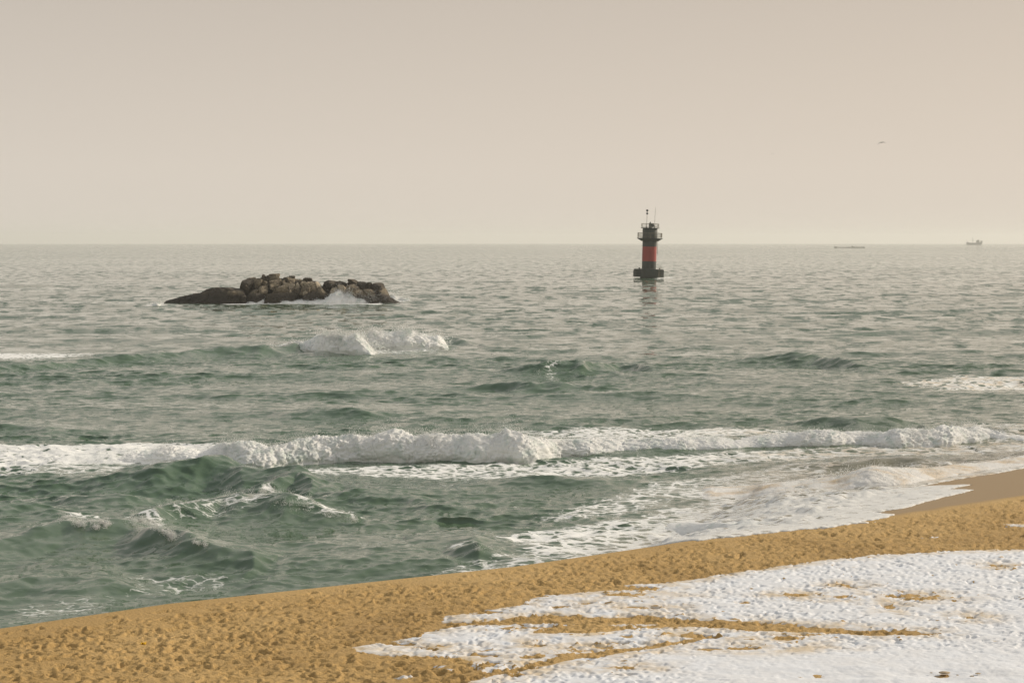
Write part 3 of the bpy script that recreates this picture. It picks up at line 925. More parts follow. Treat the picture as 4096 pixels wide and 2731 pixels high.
swash_w = whitewater('churned_wash', 'sandy churned foam of the small shore break beside the wet sand',
    [(2750, 1985), (2900, 1962), (3050, 1935), (3200, 1925), (3350, 1905), (3480, 1868), (3600, 1872), (3700, 1868), (3850, 1852), (4000, 1848), (4096, 1838), (4300, 1805)],
    [(2750, 2004), (2900, 1998), (3050, 1990), (3200, 1975), (3400, 1962), (3600, 1945), (3750, 1920), (3900, 1896), (4096, 1868), (4300, 1835)], 0.05, depth=2.4, back=2.0, lump=.20, ground=True, mat=M_SANDFOAM, seed=18, mist=20, rag=.15)

whitewater('wash_mound', 'low white mound of foam in the wash right beside the dry sand edge',
    [(2520, 2128), (2600, 2104), (2680, 2086), (2760, 2084), (2840, 2092), (2960, 2104), (3060, 2112)],
    [(2520, 2134), (2620, 2132), (2760, 2126), (2900, 2122), (3060, 2116)], 0.04, depth=1.0, back=1.4, lump=.12, seed=21, rag=.2, mist=0, endt=.4)

# loose drops thrown up by the breakers
def spray(name, label, pts, mat):
    base = np.array([(1, 0, 0), (-1, 0, 0), (0, 1, 0), (0, -1, 0), (0, 0, 1), (0, 0, -1)], float)
    tri = np.array([(0, 2, 4), (2, 1, 4), (1, 3, 4), (3, 0, 4), (2, 0, 5), (1, 2, 5), (3, 1, 5), (0, 3, 5)])
    P = np.array([p[:3] for p in pts]); r = np.array([p[3] for p in pts])
    co = (P[:, None, :] + base[None] * r[:, None, None] * RNG.uniform(0.6, 1.5, (len(P), 1, 3))).reshape(-1, 3)
    q = (tri[None] + 6 * np.arange(len(P))[:, None, None]).reshape(-1, 3)
    return tag(raw_mesh(name, co, q, mat), label, 'spray', kind='stuff')
TET_V = np.array([(1, 1, 1), (1, -1, -1), (-1, 1, -1), (-1, -1, 1)]) / 3 ** .5
TET_F = np.array([(0, 1, 2), (0, 3, 1), (0, 2, 3), (1, 3, 2)])
def mist(name, label, pts, mat):
    P = np.array([p[:3] for p in pts]); r = np.array([p[3] for p in pts])
    co = (P[:, None, :] + TET_V[None] * r[:, None, None] * RNG.choice((-1, 1), (len(P), 1, 3))).reshape(-1, 3)
    q = (TET_F[None] + 4 * np.arange(len(P))[:, None, None]).reshape(-1, 3)
    return tag(raw_mesh(name, co, q, mat), label, 'spray', kind='stuff')
def froth(line, n, half, size, thick=0.05):
    n = n * 3
    """loose froth strewn along a line drawn on the water"""
    L_ = np.array(line, float)
    cum = np.concatenate([[0], np.cumsum(np.hypot(*np.diff(L_, axis=0).T))])
    u_ = RNG.uniform(0, cum[-1], n)
    px, py = np.interp(u_, cum, L_[:, 0]), np.interp(u_, cum, L_[:, 1])
    clump = noise2(px / 22.0, py / 9.0)
    ok = clump > RNG.normal(-0.05, 0.18, n)
    px, py = px[ok] + RNG.normal(0, 5, ok.sum()), py[ok] + RNG.normal(0, half, ok.sum())
    z = np.zeros(len(px)); y = F * CAM_H / (py - Y0)
    for _ in range(14):
        z = 0.5 * z + 0.5 * sea_h((px - 2048) * y / F, y)
        y = F * (CAM_H - z) / (py - Y0)
    x = (px - 2048) * y / F
    return list(zip(x, y, z + RNG.exponential(thick * .7, len(px)) - 0.003, size * .55 * (.3 + RNG.random(len(px)))))
def drops(w, n, rise, size, tops=0.85):
    xw, yw, A, hg = w
    out = []
    burst = np.clip(noise2(xw / 1.3 + 5, xw * 0) + 0.25, 0.03, None) * np.clip(hg, 0.1, 1)
    p = burst / burst.sum()
    for i in RNG.choice(len(xw), n, p=p):
        h = RNG.exponential(rise)
        out.append((xw[i] + RNG.normal(0, 0.12 + 0.3 * h), yw[i] + RNG.normal(0, 0.35), A[i] * tops + h + RNG.normal(0, 0.06), size * RNG.uniform(0.4, 1.2)))
    return out
pts = drops(main_w, 3200, 0.07, 0.016) + drops(far_w, 700, 0.15, 0.04) + drops(far_w2, 900, 0.18, 0.04) + drops(swash_w, 700, 0.04, 0.014)
caps = froth([(235, 2088), (270, 2066), (330, 2080), (400, 2090), (440, 2096)], 1100, 3, .020) + froth([(290, 2092), (340, 2100), (400, 2112), (430, 2104)], 1100, 5, .020) \
    + froth([(500, 2086), (560, 2080), (620, 2100), (680, 2140), (720, 2152)], 2600, 9, .020) + froth([(760, 2165), (830, 2182)], 350, 4, .016) \
    + froth([(870, 2004), (930, 1990), (1000, 1984), (1060, 1966), (1110, 1975), (1160, 1988), (1250, 2000)], 2600, 6, .018, .09) + froth([(1050, 1985), (1120, 2010), (1180, 2025), (1240, 2030)], 1300, 10, .016) \
    + froth([(620, 2040), (680, 2018), (740, 2020)], 700, 6, .016, .07) + froth([(1280, 2050), (1350, 2060), (1430, 2080)], 900, 6, .016) + froth([(700, 2040), (880, 2020), (950, 2050)], 500, 14, .014) \
    + froth([(2180, 1462), (2280, 1450), (2340, 1452)], 260, 4, .035) + froth([(2140, 1480), (2240, 1530)], 260, 8, .03) + froth([(1000, 1388), (1060, 1386)], 240, 2, .035) \
    + froth([(3780, 1702), (3860, 1698), (3950, 1710), (4050, 1715)], 1500, 8, .03, .08) + froth([(1900, 2196), (1960, 2194), (2000, 2205)], 400, 5, .014) + froth([(3230, 1682), (3300, 1680)], 160, 2, .02)
mist('whitecap_froth', 'broken white froth on the dark wave tops near the beach and beyond', caps, M_FOAM)
spray('sea_spray', 'loose white drops thrown up along the breaking waves', pts, M_FOAM)

# ------------------------------------------------------------------ the rock in the sea
RPX = 1 / (29.0 * 2.138)             # metres in one step of the sketch grid below
ROCK_Y = 278.0
def rk(cx, cy):
    """sketch grid over the rock -> metres (x across, z up)"""
    px = 600 + cx / 2.138
    py = 1040 + cy / 2.138
    return (px - 2048) * ROCK_Y / F, CAM_H - (py - Y0) * ROCK_Y / F
outcrop = empty('rock_outcrop', (rk(1150, 0)[0], ROCK_Y, 0))
tag(outcrop, 'long brown outcrop of weathered boulders rising from the sea', 'rock')

_ico = {}
def ico(sub):
    if sub not in _ico:
        import bmesh
        bm = bmesh.new()
        bmesh.ops.create_icosphere(bm, subdivisions=sub, radius=1.0)
        bm.verts.ensure_lookup_table()
        _ico[sub] = (np.array([v.co[:] for v in bm.verts]), np.array([[v.index for v in f.verts] for f in bm.faces]))
        bm.free()
    return _ico[sub]

def rocky(name, cx0, cx1, ct, cb, dy, thick, mat, block=4.0, tilt=0.0, lean=0.0, cuts=5, rough=0.07, seed=0, sub=4):
    """one boulder filling the given box of the sketch grid, dy metres behind the outcrop's middle"""
    rr = np.random.default_rng(1000 + seed)
    x0, zt = rk(cx0, ct)
    x1, zb = rk(cx1, cb)
    zb -= 0.35
    a, c, b = (x1 - x0) / 2, (zt - zb) / 2, thick / 2
    v, f = ico(sub)
    d = v / (np.sum(np.abs(v) ** block, 1) ** (1 / block))[:, None]
    for _ in range(cuts):
        n = rr.normal(size=3)
        n /= np.linalg.norm(n)
        off = rr.uniform(0.55, 0.9)
        ex = np.clip(d @ n - off, 0, None)
        d = d - ex[:, None] * n[None] * 0.98
    o3 = rr.uniform(0, 50, 3)
    p = d * np.array([a, b, c]) / 1.1 + o3
    nz = 0.55 * noise3(*(p.T)) + 0.30 * (1 - 2 * np.abs(noise3(*(p.T * 2.1)))) + 0.2 * noise3(*(p.T * 4.7))
    crack = -np.exp(-(noise3(*(p.T * np.array([[1.5], [1.0], [0.7]]))) / 0.06) ** 2) * 1.6
    d = d * (1 + rough * (nz + crack) * 1.5)[:, None]
    d = d / np.maximum(np.abs(d).max(0), 0.01)
    co = d * np.array([a, b, c])
    yaw = rr.uniform(0.25, 0.85) if rr.random() < 0.7 else rr.uniform(-0.4, 0.1)
    ax_, ay_ = co[:, 0] / a, co[:, 1] / b
    rx_, ry_ = ax_ * cos(yaw) - ay_ * sin(yaw), ax_ * sin(yaw) + ay_ * cos(yaw)
    co[:, 0], co[:, 1] = rx_ / np.abs(rx_).max() * a, ry_ / np.abs(ry_).max() * b
    co[:, 0] += lean * co[:, 2]
    ct_, st_ = cos(tilt), sin(tilt)
    co = np.stack([co[:, 0] * ct_ - co[:, 2] * st_, co[:, 1], co[:, 0] * st_ + co[:, 2] * ct_], 1)
    o = raw_mesh(name, co, f, mat)
    o.data.set_sharp_from_angle(angle=radians(28))
    o.parent = outcrop
    o.location = ((x0 + x1) / 2 - outcrop.location.x, dy, (zt + zb) / 2)
    return o

def hump(name, prof, dy, half, mat, seed, jag=0.0):
    """long whaleback: the profile gives its height along the outcrop, the section is a rounded arch"""
    P = np.array([rk(*p) for p in prof])
    xs = np.linspace(P[0, 0], P[-1, 0], int((P[-1, 0] - P[0, 0]) / 0.10))
    zt = np.interp(xs, P[:, 0], P[:, 1])
    u = np.linspace(-1, 1, 60)
    if jag:
        blk = np.floor(xs / 0.55 + 0.6 * noise2(xs / 1.1, xs * 0 + 3))
        zt = zt + jag * 0.16 * noise2(blk * 0.73 + 0.37, blk * 0 + 5.5)
    wid = half * np.clip((zt + 0.5) / (zt.max() + 0.5), 0.12, 1) ** 0.6
    X = np.repeat(xs[None], 60, 0)
    Y = u[:, None] * wid[None]
    Z = (zt + 0.6)[None] * (1 - np.abs(u[:, None]) ** 2.2) - 0.6
    n = 0.45 * noise3(X / 1.8 + seed, Y / 1.8, Z / 1.2) + 0.28 * (1 - 2 * np.abs(noise3(X / 0.9 + Z * .8 + seed, Y / 0.9, Z / 0.5))) \
        - 0.5 * np.exp(-(noise3(X / 2.4 + seed + 9, Y / 2.0, Z / 3) / 0.04) ** 2) + 0.12 * noise3(X / .35, Y / .35, Z / .3 + seed)
    Z = Z + 0.34 * n * (1 - 0.75 * np.exp(-(u[:, None] / 0.22) ** 2))
    Y = Y - 0.25 * n
    o = grid_mesh(name, X - outcrop.location.x, Y, Z, mat)
    o.parent = outcrop
    o.location = (0, dy, 0)
    return o

hump('whaleback', [(92, 392), (105, 380), (140, 350), (250, 316), (380, 286), (430, 282), (480, 252), (530, 237), (600, 233), (700, 236), (770, 246), (805, 268), (830, 310), (850, 350), (862, 392)], 0.3, 2.6, M_ROCK_DARK_SHADE, 4)
hump('whaleback', [(1890, 330), (1930, 300), (1985, 288), (2040, 308), (2085, 335), (2130, 360), (2190, 372), (2215, 390)], -0.6, 1.9, M_ROCK, 14)
hump('rock_base', [(780, 340), (850, 312), (1000, 285), (1150, 275), (1300, 268), (1450, 270), (1600, 275), (1750, 275), (1900, 285), (1990, 312), (2040, 355), (2060, 390)], 2.0, 3.0, M_ROCK_DARK_SHADE, 24)
hump('rock_ledge', [(742, 300), (756, 205), (775, 172), (850, 156), (925, 160), (945, 146), (1000, 136), (1050, 134), (1100, 162), (1165, 152), (1230, 172), (1300, 172), (1360, 186), (1430, 196), (1458, 228), (1475, 196),
    (1580, 188), (1670, 197), (1700, 182), (1760, 184), (1830, 204), (1885, 216), (1940, 210), (1985, 235), (2020, 290), (2045, 340), (2060, 390)], 2.3, 1.7, M_ROCK_DARK_SHADE, 44, jag=1.0)  # base and ledge coloured as the shade in the gaps ahead
B = [  # left, right, top, bottom (sketch grid), depth, thickness, kind, blockiness, lean
    (752, 905, 143, 275, 1.3, 2.6, 'd', 7, 0), (800, 925, 139, 190, 2.0, 2.4, 'm', 4, 0), (884, 960, 162, 245, 0.4, 1.5, 'm', 4, 0), (955, 1008, 178, 240, 0.5, 1.2, 'm', 3.5, 0),
    (938, 978, 123, 165, 2.2, 1.0, 'd', 4, 0), (970, 1105, 119, 200, 2.0, 2.0, 'm', 3.5, 0), (1012, 1118, 163, 230, 1.0, 1.6, 'm', 3.5, 0), (1098, 1255, 148, 210, 2.2, 2.0, 'm', 4, 0),
    (1150, 1225, 136, 180, 2.5, 1.3, 'd', 4, 0.2), (1113, 1148, 163, 205, 1.2, 0.8, 'm', 2.6, 0), (1118, 1197, 187, 232, 0.6, 1.3, 'p', 2.6, 0), (1012, 1074, 206, 245, 0.3, 1.0, 'm', 2.6, 0),
    (1062, 1120, 209, 245, 0.4, 1.0, 'm', 2.8, 0), (1178, 1245, 204, 275, 0.3, 1.2, 'p', 4, -.1), (1232, 1295, 192, 255, 0.5, 1.2, 'p', 4, -.2), (1278, 1332, 179, 245, 0.6, 1.3, 'p', 5, -.35),
    (1322, 1368, 179, 255, 0.5, 1.3, 'p', 5, -.45), (1348, 1402, 184, 270, 0.4, 1.2, 'p', 5, -.45), (1372, 1432, 190, 270, 0.3, 1.2, 'p', 5, -.4), (1402, 1466, 184, 250, 0.6, 1.3, 'p', 4, -.3),
    (1298, 1385, 152, 200, 1.8, 1.4, 'd', 4, -.3), (1250, 1312, 165, 205, 1.6, 1.2, 'm', 4, 0), (915, 1025, 219, 310, -0.3, 1.6, 'm', 3.2, .4), (848, 945, 240, 300, -0.2, 1.6, 'm', 3, .3),
    (1035, 1190, 217, 305, -0.5, 1.8, 'm', 3, .5), (1148, 1235, 240, 300, -0.6, 1.2, 'm', 4, .3), (1215, 1305, 240, 300, -0.5, 1.2, 'd', 4, .2), (1285, 1395, 231, 300, -0.4, 1.3, 'm', 4, .2),
    (990, 1260, 274, 360, -1.2, 2.0, 'd', 3, .2), (1270, 1460, 274, 350, -1.1, 1.8, 'd', 3, .1), (1405, 1545, 234, 335, -0.6, 2.0, 'm', 3.2, -.2), (1530, 1630, 235, 300, -0.3, 1.6, 'p', 3.4, -.2),
    (1610, 1712, 217, 295, 0.0, 1.8, 'p', 4, -.4), (828, 1010, 280, 362, -0.9, 1.8, 'd', 3, .3), (1464, 1600, 174, 230, 1.6, 2.2, 'd', 3, 0), (1578, 1690, 177, 230, 1.8, 2.0, 'd', 3, 0),
    (1648, 1790, 202, 255, 0.9, 1.6, 'm', 3, 0), (1682, 1770, 165, 215, 1.8, 1.4, 'd', 4, -.3), (1745, 1850, 176, 232, 1.6, 1.6, 'd', 4, -.4), (1815, 1905, 190, 245, 1.4, 1.6, 'd', 4, -.3), (1878, 2010, 194, 275, 0.8, 2.0, 'd', 3.4, -.3),
    (1700, 1885, 235, 345, -0.6, 2.2, 'm', 3, -.4), (1820, 1965, 238, 345, -0.3, 2.2, 'm', 3, -.4), (1940, 2045, 232, 320, 0.3, 2.0, 'm', 3.4, -.4), (660, 760, 262, 320, -1.2, 1.4, 'm', 3, .2), (730, 825, 258, 330, -1.0, 1.4, 'm', 3, -.2),
    (798, 838, 300, 345, -1.6, .8, 'p', 3.4, 0), (1190, 1222, 250, 285, -1.1, .6, 'p', 4, .3), (1310, 1365, 256, 292, -1.0, .7, 'p', 4, 0)]
for i, (l, r, t, b, dy, th, k, bl, ln) in enumerate(B):
    bl = bl * 1.8
    l, r, t = l + 1.5, r - 1.5, t
    rocky('boulder', l, r, t, b, dy, th, {'d': M_ROCK_DARK_SHADE, 'm': M_ROCK, 'p': M_ROCK_PALE_LIT}[k], bl, lean=ln, tilt=radians(7) * math.sin(i * 2.7), seed=i, cuts=7, rough=0.055)

# surge breaking on the rock
def rock_px(pts):
    return [(600 + x / 2.138, 1040 + y / 2.138) for x, y in pts]
surge = whitewater('rock_surge', 'white surge washing over the foot of the rock outcrop',
    rock_px([(640, 366), (740, 342), (800, 330), (900, 345), (1000, 320), (1080, 330), (1200, 345), (1400, 330), (1480, 322), (1560, 304), (1640, 278), (1700, 264), (1760, 282), (1820, 312), (1900, 345), (1960, 362)]),
    rock_px([(640, 374), (740, 368), (900, 370), (1100, 369), (1300, 371), (1500, 373), (1700, 373), (1860, 370), (1960, 368)]), 0.12, depth=2.4, back=1.5, lump=.5, seed=30, rag=.5, mist=40)
surge2 = whitewater('rock_surge', 'small white splash at the right tip of the rock outcrop',
    rock_px([(2050, 320), (2090, 300), (2130, 312), (2180, 330), (2230, 345)]), rock_px([(2050, 348), (2130, 346), (2230, 350)]), 0.12, depth=1.5, back=1.2, lump=.35, seed=33)
surge3 = whitewater('rock_surge', 'small white splash at the left tip of the rock outcrop',
    rock_px([(15, 376), (40, 366), (70, 364), (100, 372)]), rock_px([(15, 384), (60, 386), (100, 384)]), 0.12, depth=1.5, back=1.2, lump=.3, seed=36)
pts = drops(surge, 900, 0.25, 0.032) + drops(surge2, 260, 0.25, 0.05) + drops(surge3, 80, 0.15, 0.04)
sx, sz = rk(1860, 300)
for _ in range(420):
    pts.append((sx + RNG.normal(0, 1.4), ROCK_Y - 2.6 + RNG.normal(0, .4), sz + RNG.normal(0, .55) - 0.2, 0.026 * RNG.uniform(.4, 1.2)))
spray('sea_spray', 'white drops flung up against the right part of the rock outcrop', pts, M_FOAM)

mist('wave_mist', 'fine white mist of drops over the breaking waves', MIST, M_FOAM)

# ------------------------------------------------------------------ simple solids
class MB:
    def __init__(self):
        self.v, self.f = [], []
    def add(self, v, f):
        n = len(self.v)
        self.v += [tuple(p) for p in v]
        self.f += [tuple(i + n for i in q) for q in f]
        return self
    def box(self, c, s, rot=None):
        v = [Vector((sx * s[0] / 2, sy * s[1] / 2, sz * s[2] / 2)) for sz in (-1, 1) for sy in (-1, 1) for sx in (-1, 1)]
        if rot is not None:
            v = [rot @ p for p in v]
        v = [p + Vector(c) for p in v]
        return self.add(v, [(0, 2, 3, 1), (4, 5, 7, 6), (0, 1, 5, 4), (2, 6, 7, 3), (0, 4, 6, 2), (1, 3, 7, 5)])
    def lathe(self, prof, n=32, c=(0, 0, 0), phase=0.0):
        v, f = [], []
        for r, z in prof:
            for i in range(n):
                a = 2 * pi * i / n + phase
                v.append((c[0] + r * cos(a), c[1] + r * sin(a), c[2] + z))
        for j in range(len(prof) - 1):
            for i in range(n):
                k = (i + 1) % n
                f.append((j * n + i, j * n + k, (j + 1) * n + k, (j + 1) * n + i))
        f.append(tuple(range(n))[::-1])
        f.append(tuple((len(prof) - 1) * n + i for i in range(n)))
        return self.add(v, f)
    def tube(self, p, q, r, r2=None, n=8):
        p, q = Vector(p), Vector(q)
        r2 = r if r2 is None else r2
        d = (q - p).normalized()
        a = d.orthogonal().normalized()
        b = d.cross(a)
        v = [p + (a * cos(2 * pi * i / n) + b * sin(2 * pi * i / n)) * r for i in range(n)]
        v += [q + (a * cos(2 * pi * i / n) + b * sin(2 * pi * i / n)) * r2 for i in range(n)]
        f = [(i, (i + 1) % n, n + (i + 1) % n, n + i) for i in range(n)]
        f += [tuple(range(n))[::-1], tuple(range(n, 2 * n))]
        return self.add(v, f)
    def path(self, pts, r, n=6):
        for p, q in zip(pts[:-1], pts[1:]):
            self.tube(p, q, r, n=n)
        return self
    def sphere(self, c, r, n=20, m=12, sz=1.0):
        prof = [(max(r * sin(pi * j / m), 0.002), -r * cos(pi * j / m) * sz) for j in range(m + 1)]
        return self.lathe(prof, n, c)
    def build(self, name, mat, parent=None, smooth_angle=None):
        me = bpy.data.meshes.new(name)
        me.from_pydata(self.v, [], self.f)
        me.materials.append(mat)
        me.update()
        if smooth_angle is not None:
            me.polygons.foreach_set('use_smooth', [True] * len(me.polygons))
            me.set_sharp_from_angle(angle=smooth_angle)
        o = bpy.data.objects.new(name, me)
        COL.objects.link(o)
        if parent is not None:
            o.parent = parent
        return o

# ------------------------------------------------------------------ the beacon tower
M_BLACK = make_paint('black_tower_paint', (0.022, 0.030, 0.026), 0.55, 0.3, 0.8)
M_RED = make_paint('red_band_paint', (0.33, 0.036, 0.026), 0.6, 0.22, 0.8)
M_DARKCONC = make_paint('dark_stained_concrete', (0.026, 0.033, 0.028), 0.85, 0.35, 1.2)
M_RAIL = make_paint('weathered_rail_paint', (0.16, 0.13, 0.075), 0.6, 0.3, 3.0)
M_PANEL = make_paint('lantern_grey', (0.060, 0.066, 0.052), 0.4, 0.2, 2.0)
M_GLASS = make_paint('lens_glass', (0.12, 0.15, 0.13), 0.1, 0.1, 2.0)

TY = 459.0
tower = empty('beacon_tower', ((2594.7 - 2048) * TY / F, TY, -TY ** 2 / (2 * R_EARTH)))
tower.rotation_euler = (0, radians(1.6), 0)
tag(tower, 'slender black beacon tower with a red band standing in the sea', 'lighthouse')
S30 = radians(30)
MB().lathe([(2.0, -3.0), (2.0, 0.55)], 24).build('pedestal', M_DARKCONC, tower, S30)
fnd = MB()
plan = [(-3.38, -1.2), (-3.15, -2.2), (-1.85, -3.1), (1.85, -3.1), (3.32, -2.0), (3.32, 2.0), (1.85, 3.1), (-1.85, 3.1), (-3.38, 2.0)]
def prism(mb, plan, z0, z1, inset=0.0):
    n = len(plan)
    zt = z1
    v = [(x, y, z0) for x, y in plan] + [(x, y, zt - inset) for x, y in plan] + [(x * (1 - inset / 3), y * (1 - inset / 3), zt) for x, y in plan]
    f = [tuple(range(n))[::-1], tuple(range(2 * n, 3 * n))]
    for j in (0, 1):
        f += [(j * n + i, j * n + (i + 1) % n, (j + 1) * n + (i + 1) % n, (j + 1) * n + i) for i in range(n)]
    return mb.add(v, f)
prism(fnd, plan, 0.32, 2.12, 0.12)
fnd.build('foundation', M_DARKCONC, tower)
MB().box((-3.44, 0.4, 1.05), (0.14, 2.0, 1.45)).build('fender', M_DARKCONC, tower)
for x, y in ((-2.35, -1.9), (2.35, -1.9)):
    MB().lathe([(0.13, 2.1), (0.13, 2.32), (0.2, 2.36), (0.2, 2.44), (0.1, 2.48)], 14, (x, y, 0)).build('bollard', M_DARKCONC, tower, S30)
MB().lathe([(1.64, 2.10), (1.64, 3.95)], 48).build('shaft', M_BLACK, tower, S30)
MB().lathe([(1.645, 3.95), (1.66, 7.30)], 48).build('red_band', M_RED, tower, S30)['label'] = 'broad red painted band'
MB().lathe([(1.655, 7.30), (1.66, 8.65), (1.72, 8.70), (1.72, 11.45), (1.70, 11.50)], 48).build('shaft', M_BLACK, tower, S30)
# lower gallery, its brackets and the deck above
def deck(r, z, t):
    MB().lathe([(r - 0.06, z - t), (r, z - t + 0.03), (r, z - 0.02), (r - 0.03, z)], 48).build('deck', M_BLACK, tower, S30)
deck(2.95, 9.27, 0.16)
deck(2.15, 11.66, 0.16)
for i in range(10):
    a = 2 * pi * i / 10
    c, s = cos(a), sin(a)
    w = 0.07
    pr = [(1.66, 8.55), (1.9, 8.55), (2.86, 9.10), (1.66, 9.10)]
    v = [(r * c - k * w * s, r * s + k * w * c, z) for k in (-1, 1) for r, z in pr]
    MB().add(v, [(0, 1, 2, 3), (7, 6, 5, 4), (0, 4, 5, 1), (1, 5, 6, 2), (2, 6, 7, 3), (3, 7, 4, 0)]).build('bracket', M_BLACK, tower)
MB().lathe([(1.70, 8.56), (1.95, 8.58), (2.86, 9.105), (1.70, 9.105)], 48).build('flare', M_BLACK, tower, S30)
def railing(r, z, h, nb, nposts):
    for k, zz in enumerate((h, 0.22)):
        ring = [(r * cos(2 * pi * i / 48), r * sin(2 * pi * i / 48), z + zz) for i in range(49)]
        MB().path(ring, 0.035 if k == 0 else 0.025).build('rail', M_RAIL, tower)
    for i in range(nb):
        a = 2 * pi * i / nb
        post = i % (nb // nposts) == 0
        x, y = r * cos(a), r * sin(a)
        MB().tube((x, y, z + (0 if post else 0.22)), (x, y, z + h), 0.035 if post else 0.016, n=6).build('post' if post else 'baluster', M_RAIL, tower)
railing(2.80, 9.27, 1.18, 64, 16)
railing(2.02, 11.66, 0.92, 48, 12)
# access ladder on the right-hand side and the landing ladder
for y in (-0.22, 0.22):
    MB().tube((1.84, y, 5.6), (1.84, y, 9.2), 0.03).build('ladder_stile', M_RAIL, tower)
for i in range(12):
    MB().tube((1.84, -0.22, 5.75 + 0.28 * i), (1.84, 0.22, 5.75 + 0.28 * i), 0.018).build('ladder_rung', M_RAIL, tower)
for x in (2.0, 2.3):
    MB().tube((x, -3.16, 0.4), (x, -3.16, 2.12), 0.03).build('ladder_stile', M_RAIL, tower)
for i in range(6):
    MB().tube((2.0, -3.16, 0.55 + 0.27 * i), (2.3, -3.16, 0.55 + 0.27 * i), 0.018).build('ladder_rung', M_RAIL, tower)
for x in (1.9, 2.2):
    arc = [(x + 0.26 - 0.26 * cos(t), -2.9, 2.1 + (0.45 if 0 < k < 8 else 0) + 0.28 * sin(t)) for k, t in enumerate(np.linspace(0, pi, 9))]
    MB().path(arc, 0.025).build('handrail_hoop', M_RAIL, tower)
# topmark, aerial, lantern with its panels
MB().tube((-0.85, -0.6, 11.66), (-0.80, -0.6, 15.75), 0.045, 0.03).lathe([(0.15, 0), (0.06, 0.22)], 10, (-0.85, -0.6, 11.66)).build('topmark_pole', M_BLACK, tower)
for z, r in ((14.92, 0.25), (15.60, 0.27)):
    MB().sphere((-0.80, -0.6, z), r).build('topmark_ball', M_BLACK, tower, pi)
MB().tube((1.05, 0.4, 11.66), (1.12, 0.4, 16.0), 0.035, 0.026).tube((1.12, 0.4, 16.0), (1.20, 0.4, 16.55), 0.018, 0.01).build('aerial', M_RAIL, tower)
MB().lathe([(0.30, 11.66), (0.30, 11.80), (0.24, 11.86), (0.24, 12.35)], 20, (0.02, 0.0, 0)).build('lantern_base', M_PANEL, tower, S30)
MB().lathe([(0.27, 12.35), (0.30, 12.45), (0.30, 12.70), (0.22, 12.78)], 20, (0.02, 0.0, 0)).build('lantern', M_GLASS, tower, S30)
MB().lathe([(0.16, 12.78), (0.13, 12.88), (0.05, 12.95), (0.05, 13.08)], 14, (0.02, 0.0, 0)).build('lantern_cap', M_BLACK, tower, S30)
MB().box((-0.05, -0.45, 12.22), (0.55, 0.07, 0.95), Matrix.Rotation(radians(-18), 3, 'X')).build('solar_panel', M_PANEL, tower)
MB().box((0.52, -0.25, 12.22), (0.75, 0.07, 0.95), Matrix.Rotation(radians(-22), 3, 'Y') @ Matrix.Rotation(radians(-24), 3, 'X')).build('solar_panel', M_PANEL, tower)
MB().tube((-0.25, -0.5, 11.66), (-0.02, -0.45, 12.0), 0.025).tube((0.95, -0.4, 11.66), (0.6, -0.3, 12.0), 0.025).tube((0.3, 0.2, 11.66), (0.4, -0.2, 12.2), 0.025).build('panel_stand', M_BLACK, tower)

# ------------------------------------------------------------------ ship far out
M_HULL = make_paint('ship_hull_grey', (0.040, 0.048, 0.040), 0.6, 0.2, 0.2)
M_SUPER = make_paint('ship_upperworks', (0.075, 0.08, 0.07), 0.6, 0.2, 0.3)
SHIP_Y = 5000.0
SX_ = lambda px: (px - 2048) * SHIP_Y / F
ship = empty('cargo_ship', (SX_(3896), SHIP_Y, -SHIP_Y ** 2 / (2 * R_EARTH)))
tag(ship, 'small grey ship with a raised bow house on the hazy horizon at right', 'ship')
u = SHIP_Y / F           # metres per photograph pixel out there
hull = MB()
st_ = [(-32, 0.5, 4.2, 5.2), (-29, 2.6, 0.0, 5.4), (-20, 3.6, -0.5, 5.1), (0, 3.8, -0.5, 4.8), (15, 3.7, -0.5, 5.0), (26, 2.6, -0.4, 7.2), (31, 0.9, 1.5, 8.6), (34, 0.2, 5.6, 9.0)]
v, f = [], []
for x, hw, zb, zt in st_:
    v += [(x * u, -hw, zt), (x * u, -hw * 0.6, zb), (x * u, hw * 0.6, zb), (x * u, hw, zt)]
for j in range(len(st_) - 1):
    f += [(4 * j + k, 4 * j + 4 + k, 4 * j + 5 + k, 4 * j + 1 + k) for k in range(3)] + [(4 * j + 3, 4 * j + 7, 4 * j + 4, 4 * j)]
f += [(0, 1, 2, 3), (31, 30, 29, 28)]
hull.add(v, f).build('hull', M_HULL, ship)
MB().box((15 * u, 0, 7.6), (11 * u, 5.6, 5.2)).build('deckhouse', M_SUPER, ship)
MB().box((16.5 * u, 0, 11.1), (7.5 * u, 5.0, 1.9)).build('bridge', M_SUPER, ship)
MB().box((28.5 * u, 0, 9.0), (7.0 * u, 3.0, 1.6)).build('forecastle', M_HULL, ship)
for x, h in ((17.0, 14.5), (20, 13.6)):
    MB().tube((x * u, 0, 12.0), (x * u, 0, h), 0.18, 0.1).build('radar_mast', M_SUPER, ship)
mast = MB()
mast.tube((-4.8 * u, 0, 4.6), (-4.8 * u, 0, 18.2), 0.42, 0.25)
for k in range(4):
    mast.box((-4.3 * u, 0, 9.6 + 1.8 * k), ((3.4 - 0.7 * k) * u * 0.8, 1.2, 1.3))
mast.build('mast', M_HULL, ship)
for x, h in ((-31, 11.5), (-27, 11.0)):
    MB().tube((x * u, 0, 5.0), (x * u, 0, h), 0.14, 0.1).build('stern_pole', M_SUPER, ship)
MB().tube((-31 * u, 0, 11.3), (-27 * u, 0, 10.9), 0.1).build('gantry', M_SUPER, ship)
MB().box((-24.5 * u, 0, 6.2), (3 * u, 3.0, 2.0)).build('winch_house', M_HULL, ship)

